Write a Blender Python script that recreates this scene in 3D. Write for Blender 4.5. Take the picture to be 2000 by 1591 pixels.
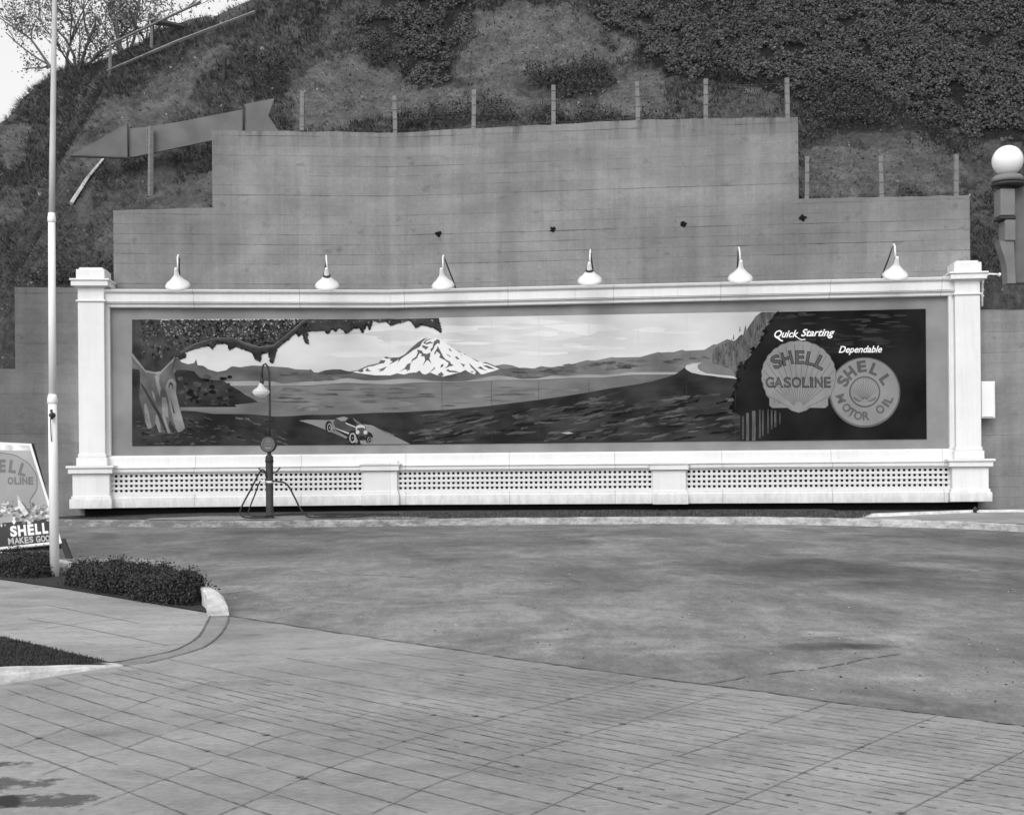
import bpy, bmesh, math, random
from mathutils import Vector, Matrix, noise
from mathutils.geometry import tessellate_polygon
R = math.radians
rnd = random.Random(7)
for o in list(bpy.data.objects): bpy.data.objects.remove(o)
scene = bpy.context.scene
COL = scene.collection

# ------------------------------------------------------------------ camera
F, H, HY, ROLL = 2400.0, 1.42, 897.0, 0.0084     # focal length (px of a 2000 px frame), eye height, horizon row, roll
cam_d = bpy.data.cameras.new('camera'); cam = bpy.data.objects.new('camera', cam_d); COL.objects.link(cam)
cam_d.sensor_width = 36; cam_d.lens = 36*F/2000; cam_d.clip_end = 2000; cam_d.clip_start = .1
cam_d.shift_y = (HY-795.5)/2000
cs, sn = math.cos(ROLL), math.sin(ROLL)
cam.matrix_world = Matrix(((cs, sn, 0, 0), (0, 0, -1, 0), (-sn, cs, 0, H), (0, 0, 0, 1)))
scene.camera = cam
scene.render.resolution_x = 1024; scene.render.resolution_y = 814

# ------------------------------------------------------------------ sky, sun, exposure
SUN_EL, SUN_AZ = R(40), R(200)        # azimuth clockwise from +Y: behind the camera, a little to its left
world = bpy.data.worlds.new('World'); scene.world = world; world.use_nodes = True
wn = world.node_tree.nodes; wl = world.node_tree.links; wn.clear()
sky = wn.new('ShaderNodeTexSky'); sky.sky_type = 'NISHITA'; sky.sun_disc = False
sky.sun_elevation = SUN_EL; sky.sun_rotation = SUN_AZ; sky.dust_density = 6; sky.air_density = 1.0; sky.ozone_density = 0
bw = wn.new('ShaderNodeRGBToBW'); bg = wn.new('ShaderNodeBackground'); wo = wn.new('ShaderNodeOutputWorld')
wl.new(sky.outputs[0], bw.inputs[0])
wt = wn.new('ShaderNodeTexCoord'); cn = wn.new('ShaderNodeTexNoise'); cn.inputs['Scale'].default_value = 2.2; cn.inputs['Detail'].default_value = 5; wl.new(wt.outputs['Generated'], cn.inputs['Vector'])
cr_ = wn.new('ShaderNodeMapRange'); cr_.inputs[1].default_value = .3; cr_.inputs[2].default_value = .7; cr_.inputs[3].default_value = 5.2; cr_.inputs[4].default_value = 6.4; wl.new(cn.outputs['Fac'], cr_.inputs[0])
ca_ = wn.new('ShaderNodeMath'); ca_.operation = 'ADD'; wl.new(bw.outputs[0], ca_.inputs[0]); wl.new(cr_.outputs[0], ca_.inputs[1]); wl.new(ca_.outputs[0], bg.inputs[0])   # overcast: a thin even cloud layer over the sky
wl.new(bg.outputs[0], wo.inputs[0])
bg.inputs[1].default_value = .15
sl = bpy.data.lights.new('sun', 'SUN'); sl.energy = .8; sl.angle = R(24); sl.color = (1, 1, 1)
so = bpy.data.objects.new('sun', sl); COL.objects.link(so)
sd = Vector((math.sin(SUN_AZ)*math.cos(SUN_EL), math.cos(SUN_AZ)*math.cos(SUN_EL), math.sin(SUN_EL)))
so.rotation_euler = sd.to_track_quat('Z', 'Y').to_euler(); so.location = sd*60
scene.view_settings.view_transform = 'Standard'; scene.view_settings.look = 'None'
scene.view_settings.exposure = -0.42; scene.view_settings.gamma = 1.0

# ------------------------------------------------------------------ projection helpers (photo pixel -> place)
def uv(px, py):
    dx, dv = px-1000.0, HY-py
    return dx*cs+dv*sn, -dx*sn+dv*cs
def P(px, py, Y):
    u, v = uv(px, py); return Vector((u/F*Y, Y, H+v/F*Y))
def G(px, py, z=0.0):
    u, v = uv(px, py); Y = (z-H)*F/v; return Vector((u/F*Y, Y, z))
def proj(p):
    u, v = p.x/p.y*F, (p.z-H)/p.y*F
    return 1000+u*cs-v*sn, HY-(u*sn+v*cs)
def in_poly(x, y, poly):
    c = False; j = len(poly)-1
    for i in range(len(poly)):
        xi, yi = poly[i]; xj, yj = poly[j]
        if (yi > y) != (yj > y) and x < (xj-xi)*(y-yi)/(yj-yi)+xi: c = not c
        j = i
    return c

def interp(tab, x):
    if x <= tab[0][0]: return tab[0][1]
    for (x0, y0), (x1, y1) in zip(tab, tab[1:]):
        if x <= x1: return y0+(y1-y0)*(x-x0)/(x1-x0)
    return tab[-1][1]
# the retaining wall and the board in front of it bend at a corner: two vertical planes
TA, TB = math.atan(.082), math.atan(.108)
YC = 29.5; XC = -232/F*YC
CN = Vector((XC, YC, 0))
EL, NL = Vector((-math.cos(TA), -math.sin(TA), 0)), Vector((math.sin(TA), -math.cos(TA), 0))
ER, NR = Vector((math.cos(TB), -math.sin(TB), 0)), Vector((-math.sin(TB), -math.cos(TB), 0))
MIT = math.tan((TA+TB)/2)
def W(side, s, z, d):
    e, n = (EL, NL) if side < 0 else (ER, NR)
    p = CN+e*s+n*d; return Vector((p.x, p.y, z))
def PXS(px, py, d, side=None):               # -> (side, s, z) on the plane d metres in front of the wall
    if side is None: side = -1 if px < 768 else 1
    e, n = (EL, NL) if side < 0 else (ER, NR)
    q = CN+n*d; u, v = uv(px, py)
    Y = (q.x*n.x+q.y*n.y)/(u/F*n.x+n.y)
    p = Vector((u/F*Y, Y, 0)); return side, (p-q).dot(e), H+v/F*Y
def PXW(px, py, d, side=None):
    s = PXS(px, py, d, side); return W(s[0], s[1], s[2], d)
def ZL(py, d): return PXS(768, py, d, 1)[2]   # height of a level seen at the corner
def SX(px, d, py=750): return PXS(px, py, d)[1]

# ------------------------------------------------------------------ materials (all neutral: the place is seen in black and white)
def mat(name, v, var=.12, scale=4.0, rough=.8, bump=0.0, stretch=(1, 1, 1), island=0.0, spec=.3, bscale=None, metal=0.0, detail=6, win=.25):
    m = bpy.data.materials.new(name); m.use_nodes = True
    n = m.node_tree.nodes; l = m.node_tree.links; b = n['Principled BSDF']
    b.inputs['Roughness'].default_value = rough; b.inputs['Specular IOR Level'].default_value = spec
    b.inputs['Metallic'].default_value = metal
    tc = n.new('ShaderNodeTexCoord'); mp = n.new('ShaderNodeMapping'); mp.inputs['Scale'].default_value = stretch
    l.new(tc.outputs['Object'], mp.inputs[0])
    no = n.new('ShaderNodeTexNoise'); no.inputs['Scale'].default_value = scale; no.inputs['Detail'].default_value = detail
    l.new(mp.outputs[0], no.inputs['Vector'])
    mr = n.new('ShaderNodeMapRange'); mr.inputs[1].default_value = .5-win; mr.inputs[2].default_value = .5+win
    mr.inputs[3].default_value = v*(1-var); mr.inputs[4].default_value = v*(1+var)
    l.new(no.outputs['Fac'], mr.inputs[0]); out = mr.outputs[0]
    if island:
        g = n.new('ShaderNodeNewGeometry'); m2 = n.new('ShaderNodeMapRange')
        m2.inputs[3].default_value = 1-island; m2.inputs[4].default_value = 1+island
        l.new(g.outputs['Random Per Island'], m2.inputs[0])
        mu = n.new('ShaderNodeMath'); mu.operation = 'MULTIPLY'; l.new(out, mu.inputs[0]); l.new(m2.outputs[0], mu.inputs[1]); out = mu.outputs[0]
    l.new(out, b.inputs['Base Color'])
    if bump:
        bp = n.new('ShaderNodeBump'); bp.inputs['Strength'].default_value = bump; bp.inputs['Distance'].default_value = .02
        nb = n.new('ShaderNodeTexNoise'); nb.inputs['Scale'].default_value = bscale or scale*6; nb.inputs['Detail'].default_value = 8
        l.new(mp.outputs[0], nb.inputs['Vector']); l.new(nb.outputs['Fac'], bp.inputs['Height']); l.new(bp.outputs[0], b.inputs['Normal'])
    return m
class NT:                                     # a small node-graph writer for the richer surfaces
    def __init__(s, name, rough=.85, spec=.25):
        s.m = bpy.data.materials.new(name); s.m.use_nodes = True; s.n = s.m.node_tree.nodes; s.l = s.m.node_tree.links
        s.b = s.n['Principled BSDF']; s.b.inputs['Roughness'].default_value = rough; s.b.inputs['Specular IOR Level'].default_value = spec
        s.tc = s.n.new('ShaderNodeTexCoord').outputs['Object']
    def _in(s, sock, v):
        if isinstance(v, (int, float)): sock.default_value = v
        else: s.l.new(v, sock)
    def math(s, op, a, b=0.0, clamp=False):
        k = s.n.new('ShaderNodeMath'); k.operation = op; k.use_clamp = clamp; s._in(k.inputs[0], a); s._in(k.inputs[1], b); return k.outputs[0]
    def map(s, v, a, b, c, d):
        k = s.n.new('ShaderNodeMapRange'); s._in(k.inputs[0], v)
        for i, t in enumerate((a, b, c, d)): s._in(k.inputs[i+1], t)
        return k.outputs[0]
    def scale(s, sc, loc=(0, 0, 0), rot=(0, 0, 0)):
        k = s.n.new('ShaderNodeMapping'); k.inputs['Scale'].default_value = sc; k.inputs['Location'].default_value = loc; k.inputs['Rotation'].default_value = rot
        s.l.new(s.tc, k.inputs[0]); return k.outputs[0]
    def noise(s, vec, sc=1.0, det=6, rough=.55, dist=0.0):
        k = s.n.new('ShaderNodeTexNoise'); s.l.new(vec, k.inputs['Vector']); k.inputs['Scale'].default_value = sc
        k.inputs['Detail'].default_value = det; k.inputs['Roughness'].default_value = rough; k.inputs['Distortion'].default_value = dist
        return k.outputs['Fac']
    def xyz(s):
        k = s.n.new('ShaderNodeSeparateXYZ'); s.l.new(s.tc, k.inputs[0]); return k.outputs
    def bump(s, h, st=.3, dist=.02):
        k = s.n.new('ShaderNodeBump'); k.inputs['Strength'].default_value = st; k.inputs['Distance'].default_value = dist
        s.l.new(h, k.inputs['Height']); s.l.new(k.outputs[0], s.b.inputs['Normal'])
    def done(s, v): s.l.new(v, s.b.inputs['Base Color']); return s.m

def wall_material():
    t = NT('board_marked_concrete', .9, .15); X, Y, Z = t.xyz()
    zw = t.math('ADD', Z, t.map(t.noise(t.scale((.5, .5, .5)), 1, 2), 0, 1, -.015, .015))
    q = t.math('DIVIDE', zw, .235); fr = t.math('FRACT', q); fl = t.math('FLOOR', q)
    edge = t.math('ABSOLUTE', t.math('SUBTRACT', fr, .5))
    line = t.map(edge, .44, .49, 0, 1)
    brk = t.math('MULTIPLY', t.map(t.noise(t.scale((.5, .5, 4.2)), 1, 6, .68), .44, .6, .1, 1), t.map(t.noise(t.scale((3, 3, 9)), 1, 3, .6), .35, .6, .35, 1))
    wnz = t.n.new('ShaderNodeTexWhiteNoise'); wnz.noise_dimensions = '1D'; t.l.new(fl, wnz.inputs['W'])
    w2 = t.n.new('ShaderNodeTexWhiteNoise'); w2.noise_dimensions = '1D'; t.l.new(t.math('ADD', t.math('FLOOR', t.math('ADD', q, .5)), 31.7), w2.inputs['W']); line = t.math('MULTIPLY', line, t.map(w2.outputs['Value'], 0, 1, .15, 1.15))
    row = t.map(wnz.outputs['Value'], 0, 1, .95, 1.05)
    streak = t.map(t.noise(t.scale((1.9, 1.9, .1)), 1, 7, .7), .37, .63, .86, 1.11)
    blot = t.map(t.noise(t.scale((.2, .2, .34)), 1, 8, .68, .4), .39, .61, .8, 1.17)
    fine = t.map(t.noise(t.scale((1, 1, 1)), 14, 5, .7), .25, .75, .9, 1.1)
    v = .212
    drip = t.math('MULTIPLY', t.map(Z, 8.75, 9.35, 0, .55), t.map(t.noise(t.scale((3.2, 3.2, .25), (2, 2, 0)), 1, 6, .7), .5, .66, 0, 1))
    spots = t.map(t.noise(t.scale((1, 1, 1.6)), 2.3, 5, .6), .62, .72, 0, .26); fine = t.math('MULTIPLY', fine, t.math('SUBTRACT', 1, t.math('ADD', drip, spots)))
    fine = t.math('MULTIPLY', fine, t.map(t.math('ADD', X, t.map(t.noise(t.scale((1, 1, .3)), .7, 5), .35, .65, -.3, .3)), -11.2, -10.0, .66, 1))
    fine = t.math('MULTIPLY', fine, t.map(t.noise(t.scale((.6, .6, 1.3), (6, 1, 2)), 1.5, 7, .7), .3, .7, .9, 1.1))
    a = t.math('MULTIPLY', row, v); a = t.math('MULTIPLY', a, streak); a = t.math('MULTIPLY', a, blot); a = t.math('MULTIPLY', a, fine)
    k = t.math('SUBTRACT', 1, t.math('MULTIPLY', t.math('MULTIPLY', line, brk), .72))
    a = t.math('MULTIPLY', a, k)
    t.bump(t.math('ADD', t.math('MULTIPLY', line, -.6), t.noise(t.scale((1, 1, 1)), 9, 6)), .25, .02)
    return t.done(a)
def lot_material():
    t = NT('worn_paving', .85, .2)
    big = t.map(t.noise(t.scale((.12, .12, 1), (3, 1, 0)), 1, 6, .6, .6), .38, .62, .8, 1.2)
    mid = t.math('MULTIPLY', t.map(t.noise(t.scale((.6, .38, 1), (0, 0, 0), (0, 0, R(6))), 1, 9, .68, 1.0), .39, .61, .78, 1.24), t.map(t.noise(t.scale((2.2, 1.0, 1), (8, 3, 0), (0, 0, R(-8))), 1, 9, .72, .8), .36, .64, .84, 1.16))
    fine = t.math('MULTIPLY', t.map(t.noise(t.scale((5, 2.4, 1)), 2, 8, .75), .34, .66, .8, 1.2), t.map(t.noise(t.scale((.6, 4, 1), (7, 7, 0)), 1, 6, .7), .36, .64, .92, 1.08))
    lt = t.map(t.noise(t.scale((.45, .4, 1), (9, 4, 0)), 1, 7, .66, .8), .54, .7, 0, .4)
    dk = t.map(t.noise(t.scale((.4, .3, 1), (2, 8, 0)), 1, 7, .66, .7), .54, .72, 0, .36)
    vo = t.n.new('ShaderNodeTexVoronoi'); vo.feature = 'DISTANCE_TO_EDGE'; vo.inputs['Scale'].default_value = .22
    mixv = t.n.new('ShaderNodeVectorMath'); mixv.operation = 'ADD'; t.l.new(t.tc, mixv.inputs[0])
    nz = t.n.new('ShaderNodeTexNoise'); nz.inputs['Scale'].default_value = .9; nz.inputs['Detail'].default_value = 7; t.l.new(t.tc, nz.inputs['Vector'])
    sc = t.n.new('ShaderNodeVectorMath'); sc.operation = 'SCALE'; sc.inputs['Scale'].default_value = 1.6; t.l.new(nz.outputs['Color'], sc.inputs[0])
    t.l.new(sc.outputs[0], mixv.inputs[1]); t.l.new(mixv.outputs[0], vo.inputs['Vector'])
    crack = t.math('MULTIPLY', t.map(vo.outputs['Distance'], 0, .006, 1, 0), t.map(t.noise(t.scale((.3, .3, 1), (5, 5, 0)), 1, 3), .48, .6, 0, .55))
    a = t.math('MULTIPLY', big, .168); a = t.math('MULTIPLY', a, mid); a = t.math('MULTIPLY', a, fine)
    xx, yy, _z = t.xyz(); wob = t.noise(t.scale((.8, .5, 1), (4, 4, 0)), 1, 8, .7)
    a = t.math('MULTIPLY', a, t.math('ADD', 1, t.math('SUBTRACT', lt, dk)))
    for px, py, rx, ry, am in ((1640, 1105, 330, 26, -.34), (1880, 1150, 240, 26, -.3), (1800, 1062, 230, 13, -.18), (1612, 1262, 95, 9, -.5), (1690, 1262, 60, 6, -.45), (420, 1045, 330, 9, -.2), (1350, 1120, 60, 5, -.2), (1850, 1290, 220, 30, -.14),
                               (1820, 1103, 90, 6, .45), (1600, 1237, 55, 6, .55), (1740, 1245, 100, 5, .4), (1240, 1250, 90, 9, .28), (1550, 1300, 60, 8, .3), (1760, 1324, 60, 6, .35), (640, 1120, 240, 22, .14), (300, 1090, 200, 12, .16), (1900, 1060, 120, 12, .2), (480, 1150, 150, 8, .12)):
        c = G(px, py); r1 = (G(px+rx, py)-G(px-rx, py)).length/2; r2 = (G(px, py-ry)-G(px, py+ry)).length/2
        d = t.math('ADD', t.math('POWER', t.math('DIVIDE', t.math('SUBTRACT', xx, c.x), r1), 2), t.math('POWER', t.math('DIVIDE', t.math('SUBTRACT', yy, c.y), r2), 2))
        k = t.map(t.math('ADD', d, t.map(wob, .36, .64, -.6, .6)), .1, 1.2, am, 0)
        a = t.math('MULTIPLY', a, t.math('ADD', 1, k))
    agg = t.map(t.noise(t.scale((1, 1, 1)), 34, 3, .8), .36, .64, .8, 1.2); a = t.math('MULTIPLY', a, agg)
    t.bump(t.noise(t.scale((1, 1, 1)), 25, 6), .2, .01)
    return t.done(a)
def walk_material(name, v, sd):
    t = NT(name, .85, .25)
    big = t.map(t.noise(t.scale((.5, .6, 1), (sd, sd, 0), (0, 0, R(20))), 1, 6, .6, .5), .38, .62, .85, 1.13)
    mid = t.map(t.noise(t.scale((1.3, 2.2, 1), (sd, 0, 0), (0, 0, R(9))), 1, 9, .72, .8), .37, .63, .84, 1.16)
    fine = t.map(t.noise(t.scale((1, 2, 1)), 18, 7, .75), .34, .66, .82, 1.18)
    spot = t.math('ADD', t.map(t.noise(t.scale((1.6, 2.6, 1), (sd, 3, 0)), 1.6, 5, .55), .6, .74, 0, .34), t.map(t.noise(t.scale((1, 1.6, 1), (3, sd, 0)), 5, 3, .5), .68, .76, 0, .3))
    a = t.math('MULTIPLY', big, v); a = t.math('MULTIPLY', a, mid); a = t.math('MULTIPLY', a, fine); a = t.math('MULTIPLY', a, t.math('SUBTRACT', 1, spot))
    if sd == 3:                                 # oily wet patch in the gutter by the bottom left corner
        xx, yy, _z = t.xyz(); wob = t.noise(t.scale((2.6, 2.6, 1), (1, 1, 0)), 1, 8, .68)
        for px, py, rx, ry in ((0, 1526, 100, 22), (-20, 1496, 80, 9), (95, 1562, 90, 16), (-30, 1570, 70, 14)):
            c = G(px, py); r1 = (G(px+rx, py)-G(px-rx, py)).length/2; r2 = (G(px, py-ry)-G(px, py+ry)).length/2
            d = t.math('ADD', t.math('POWER', t.math('DIVIDE', t.math('SUBTRACT', xx, c.x), r1), 2), t.math('POWER', t.math('DIVIDE', t.math('SUBTRACT', yy, c.y), r2), 2))
            a = t.math('MULTIPLY', a, t.map(t.math('ADD', d, t.map(wob, .36, .64, -1.3, 1.3)), .3, .8, .33, 1))
    t.bump(t.noise(t.scale((1, 1, 1)), 40, 6), .2, .006)
    return t.done(a)
def kerb_material(name, lo, hi, a0, a1, shift=False):
    t = NT(name, .8, .3)
    n1 = t.map(t.math('ADD', t.noise(t.scale((1, 1, 2.4)), 2.4, 9, .78), t.map(t.xyz()[0], -10, 8, -.1, .1) if shift else 0.0), a0, a1, lo, hi)
    n2 = t.map(t.noise(t.scale((1, 1, 1)), 16, 6, .7), .3, .7, .85, 1.12)
    t.bump(t.noise(t.scale((1, 1, 1)), 12, 6), .4, .02)
    return t.done(t.math('MULTIPLY', n1, n2))
def hill_material():
    t = NT('hill_earth', .95, .1)
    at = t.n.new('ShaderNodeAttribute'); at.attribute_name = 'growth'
    soil = t.map(t.noise(t.scale((.8, .8, .8), (1, 2, 3)), 1.6, 9, .74), .36, .64, .08, .19)
    grs = t.map(t.noise(t.scale((1.2, 1.2, .5)), 2.2, 9, .74, .8), .36, .64, .045, .125)
    k = t.n.new('ShaderNodeMix'); k.data_type = 'FLOAT'
    g = t.map(t.math('ADD', at.outputs['Fac'], t.map(t.noise(t.scale((1, 1, 1)), .9, 7, .65), .3, .7, -.45, .45)), .35, .65, 0, 1)
    t.l.new(g, k.inputs[0]); t.l.new(soil, k.inputs[2]); t.l.new(grs, k.inputs[3])
    peb = t.n.new('ShaderNodeTexVoronoi'); peb.inputs['Scale'].default_value = 5; t.l.new(t.tc, peb.inputs['Vector'])
    pb = t.math('MULTIPLY', t.map(peb.outputs['Distance'], .08, .16, .22, 0), t.map(t.noise(t.scale((1, 1, 1)), 3, 3), .6, .64, 0, 1))
    fine = t.map(t.noise(t.scale((1, 1, 1)), 9, 9, .8), .34, .66, .62, 1.4)
    t.bump(t.noise(t.scale((1, 1, 1)), 4, 9, .75), 1.0, .22)
    return t.done(t.math('ADD', t.math('MULTIPLY', t.math('MULTIPLY', k.outputs[0], fine), t.map(at.outputs['Fac'], 1.5, 2.4, 1, .3)), pb))  # deep shade under ivy and undergrowth is painted into the earth colour

M = {}
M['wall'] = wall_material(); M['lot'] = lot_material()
M['apron'] = walk_material('scored_concrete', .245, 3); M['walk'] = walk_material('pale_concrete', .28, 11); M['band'] = walk_material('flush_kerb_concrete', .215, 17)
M['joint'] = mat('dirty_joint', .122, .3, 1.4, .95)
M['jointfaint'] = mat('worn_joint', .215, .25, 1.6, .95)
M['jointlight'] = mat('faint_joint', .18, .25, 1.6, .95)
M['kerb'] = kerb_material('worn_painted_kerb', .14, .5, .4, .68, True); M['kerbwhite'] = kerb_material('whitewashed_kerb', .3, .64, .34, .56)
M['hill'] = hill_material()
def white_material(joints=True):
    t = NT('white_house_paint', .62, .25)
    st = t.map(t.noise(t.scale((5, 5, .35)), 1, 6, .7), .36, .64, .95, 1.02); bl = t.map(t.noise(t.scale((.7, .7, 1.2)), 1, 7, .65), .36, .64, .95, 1.03); fl = t.map(t.noise(t.scale((1, 1, 1)), 9, 5, .7), .64, .74, 1, .86)
    zz = t.xyz()[2]; low = t.map(t.math('ADD', zz, t.map(t.noise(t.scale((3, 3, 1)), 2, 6, .75), .36, .64, -.14, .14)), .36, .62, .78, 1)
    jx = t.math('ABSOLUTE', t.math('SUBTRACT', t.math('FRACT', t.math('DIVIDE', t.math('ADD', t.xyz()[0], .83), 2.44)), .5)); fl = t.math('MULTIPLY', fl, t.map(jx, .0025, .0045, .66, 1)) if joints else fl
    drp = t.map(t.noise(t.scale((9, 9, .6), (3, 3, 0)), 1, 4, .6), .6, .72, 1, .9); fl = t.math('MULTIPLY', fl, drp)
    return t.done(t.math('MULTIPLY', t.math('MULTIPLY', t.math('MULTIPLY', st, bl), t.math('MULTIPLY', fl, low)), .71))
M['white'] = white_material(); M['whitepost'] = white_material(False)
M['lat'] = mat('white_lattice_paint', .66, .05, 3, .6)
M['field'] = mat('grey_board_paint', .235, .13, 1.3, .8, spec=.1, win=.14, detail=9)
M['soil'] = mat('dark_soil', .03, .45, 9, 1, .8)
M['turf'] = mat('turf_earth', .045, .4, 6, 1, .8)
M['grass'] = mat('grass_blade', .085, .25, 2, .8, island=.5)
M['weed'] = mat('hill_weed', .108, .35, .6, .8, island=.75)
M['dry'] = mat('dry_stalk', .18, .3, .6, .8, island=.6)
M['ivy'] = mat('ivy_leaf', .042, .3, 1, .5, island=.7, spec=.35)
M['bush'] = mat('bush_leaf', .036, .3, 1, .6, island=.6, spec=.4)
M['hedge'] = mat('hedge_leaf', .026, .3, 5, .55, island=.75, spec=.4)
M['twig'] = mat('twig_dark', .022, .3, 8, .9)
M['bark'] = mat('bark', .11, .3, 6, .9)
M['tleaf'] = mat('tree_leaf', .17, .3, 3, .7, island=.5)
M['post'] = mat('fence_post_concrete', .18, .2, 5, .85)
M['wire'] = mat('wire', .10, .2, 4, .6, metal=.3)
M['pole'] = mat('flagpole_paint', .78, .06, 3, .5); M['polegrey'] = mat('flagpole_grey_paint', .48, .1, 3, .5)
M['dark'] = mat('dark_iron', .025, .3, 8, .5, spec=.5); M['iron'] = mat('painted_iron', .034, .3, 6, .6, spec=.25)
M['rubber'] = mat('hose_rubber', .025, .2, 10, .6)
M['enamel'] = mat('white_enamel', .72, .03, 4, .3, spec=.5)
M['board'] = mat('plain_grey_boarding', .145, .16, 1.6, .9, spec=.1, win=.15); M['timber'] = mat('weathered_timber', .19, .25, 3, .9, stretch=(1, 1, 6)); M['timberdark'] = mat('dark_timber', .04, .3, 3, .9)
M['plank'] = mat('bleached_plank', .5, .15, 4, .85)
M['stone'] = mat('lamp_bracket_cast_stone', .17, .15, 5, .8, .2); M['stonedark'] = mat('lamp_bracket_dark_band', .035, .2, 5, .7)
M['stoneshaded'] = mat('lamp_bracket_shaded_stone', .13, .2, 4, .85)  # bracket stone with side shade put into its colour
M['globe'] = mat('milk_glass', .82, .01, 2, .15, spec=.5)
M['puddle'] = mat('wet_patch', .026, .6, 5, .5, spec=.5)
M['steel'] = mat('steel_box_paint', .76, .04, 3, .5)
M['baseshade'] = mat('base_shade_black', .012, .3, 3, 1)  # near-black tone painting the shade inside the billboard base
M['gap'] = mat('hole_black', .01, .2, 4, 1)

# ------------------------------------------------------------------ mesh helpers
OFF = {}
class MB:
    def __init__(s): s.v = []; s.f = []; s.mi = []; s.cur = 0; s.smooth = False; s.sm = []
    def V(s, p): s.v.append(Vector(p)); return len(s.v)-1
    def face(s, ix): s.f.append(tuple(ix)); s.mi.append(s.cur); s.sm.append(s.smooth)
    def poly(s, pts): s.face([s.V(p) for p in pts])
    def hexa(s, a, b):                        # two rings of equal length joined and capped
        n = len(a); ia = [s.V(p) for p in a]; ib = [s.V(p) for p in b]
        for i in range(n): s.face((ia[i], ia[(i+1) % n], ib[(i+1) % n], ib[i]))
        s.face(ia[::-1]); s.face(ib)
    def box(s, x0, x1, y0, y1, z0, z1):
        s.hexa([(x0, y0, z0), (x1, y0, z0), (x1, y1, z0), (x0, y1, z0)], [(x0, y0, z1), (x1, y0, z1), (x1, y1, z1), (x0, y1, z1)])
    def wbox(s, side, s0, s1, z0, z1, d0, d1, tap=0.0, tapd=0.0):   # box in wall coordinates
        t = tap
        s.hexa([W(side, s0-t, z0, d0), W(side, s1+t, z0, d0), W(side, s1+t, z0, d1+tapd), W(side, s0-t, z0, d1+tapd)],
               [W(side, s0, z1, d0), W(side, s1, z1, d0), W(side, s1, z1, d1), W(side, s0, z1, d1)])
    def wprof(s, side, prof, a, b):           # profile [(d, z)] run along the wall from a to b, mitred where a == 0
        ra = [W(side, (d*MIT if a == 0 else a), z, d) for d, z in prof]; rb = [W(side, b, z, d) for d, z in prof]
        s.hexa(ra, rb)
    def tube(s, pts, rad, n=10, cap=True):
        pts = [Vector(p) for p in pts]; rr = rad if isinstance(rad, (list, tuple)) else [rad]*len(pts)
        rings = []; s0 = s.smooth; s.smooth = n > 5
        t0 = (pts[1]-pts[0]).normalized(); up = Vector((0, 0, 1)) if abs(t0.z) < .9 else Vector((1, 0, 0))
        x = t0.cross(up).normalized()
        for i, p in enumerate(pts):
            t = (pts[min(i+1, len(pts)-1)]-pts[max(i-1, 0)]).normalized()
            x = (x-t*x.dot(t)).normalized(); y = t.cross(x)
            rings.append([s.V(p+(x*math.cos(2*math.pi*k/n)+y*math.sin(2*math.pi*k/n))*rr[i]) for k in range(n)])
        for a, b in zip(rings, rings[1:]):
            for k in range(n): s.face((a[k], a[(k+1) % n], b[(k+1) % n], b[k]))
        s.smooth = False
        if cap: s.face(rings[0][::-1]); s.face(rings[-1])
        s.smooth = s0
    def lathe(s, prof, origin, axis=(0, 0, 1), n=28, cap0=False, cap1=False):     # prof [(r, h)]
        o = Vector(origin); q = Vector((0, 0, 1)).rotation_difference(Vector(axis).normalized()); rings = []; s0 = s.smooth; s.smooth = True
        for r, h in prof:
            rings.append([s.V(o+q @ Vector((r*math.cos(2*math.pi*k/n), r*math.sin(2*math.pi*k/n), h))) for k in range(n)])
        for a, b in zip(rings, rings[1:]):
            for k in range(n): s.face((a[k], a[(k+1) % n], b[(k+1) % n], b[k]))
        if cap0: s.face(rings[0][::-1])
        if cap1: s.face(rings[-1])
        s.smooth = s0
    def leaf(s, c, n, size, asp=1.0):         # a small folded diamond leaf
        n = n.normalized(); a = n.orthogonal().normalized(); b = n.cross(a)
        t = rnd.random()*6.283; u = (a*math.cos(t)+b*math.sin(t))*size*.5; w = (b*math.cos(t)-a*math.sin(t))*size*.36*asp
        i = [s.V(c-u), s.V(c+w+n*size*.08), s.V(c+u), s.V(c-w+n*size*.08)]
        s.face((i[0], i[1], i[2], i[3]))
    def blade(s, p, tip, w):
        d = tip-p; x = Vector((d.y, -d.x, 0)); x = x.normalized()*w if x.length > 1e-5 else Vector((w, 0, 0))
        s.face((s.V(p-x), s.V(p+x), s.V(tip)))
    def build(s, name, mats, parent=None, bevel=0.0):
        off = OFF.get(parent.name, Vector((0, 0, 0))) if parent else Vector((0, 0, 0))
        me = bpy.data.meshes.new(name); me.from_pydata([tuple(v-off) for v in s.v], [], s.f)
        if not isinstance(mats, (list, tuple)): mats = [mats]
        for m in mats: me.materials.append(m)
        me.polygons.foreach_set('material_index', s.mi); me.polygons.foreach_set('use_smooth', s.sm); me.update()
        o = bpy.data.objects.new(name, me); COL.objects.link(o)
        if parent: o.parent = parent
        OFF[o.name] = off
        if bevel:
            bm = bmesh.new(); bm.from_mesh(me); bmesh.ops.recalc_face_normals(bm, faces=bm.faces); bm.to_mesh(me); bm.free()
            b = o.modifiers.new('bevel', 'BEVEL'); b.width = bevel; b.segments = 2; b.limit_method = 'ANGLE'
        return o
def tag(o, label=None, cat=None, group=None, kind=None):
    if label: o['label'] = label
    if cat: o['category'] = cat
    if group: o['group'] = group
    if kind: o['kind'] = kind
    return o
def thing(name, loc, label, cat, group=None):
    o = bpy.data.objects.new(name, None); COL.objects.link(o); o.location = loc; o.empty_display_size = .2
    OFF[o.name] = Vector(loc); return tag(o, label, cat, group)
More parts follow.
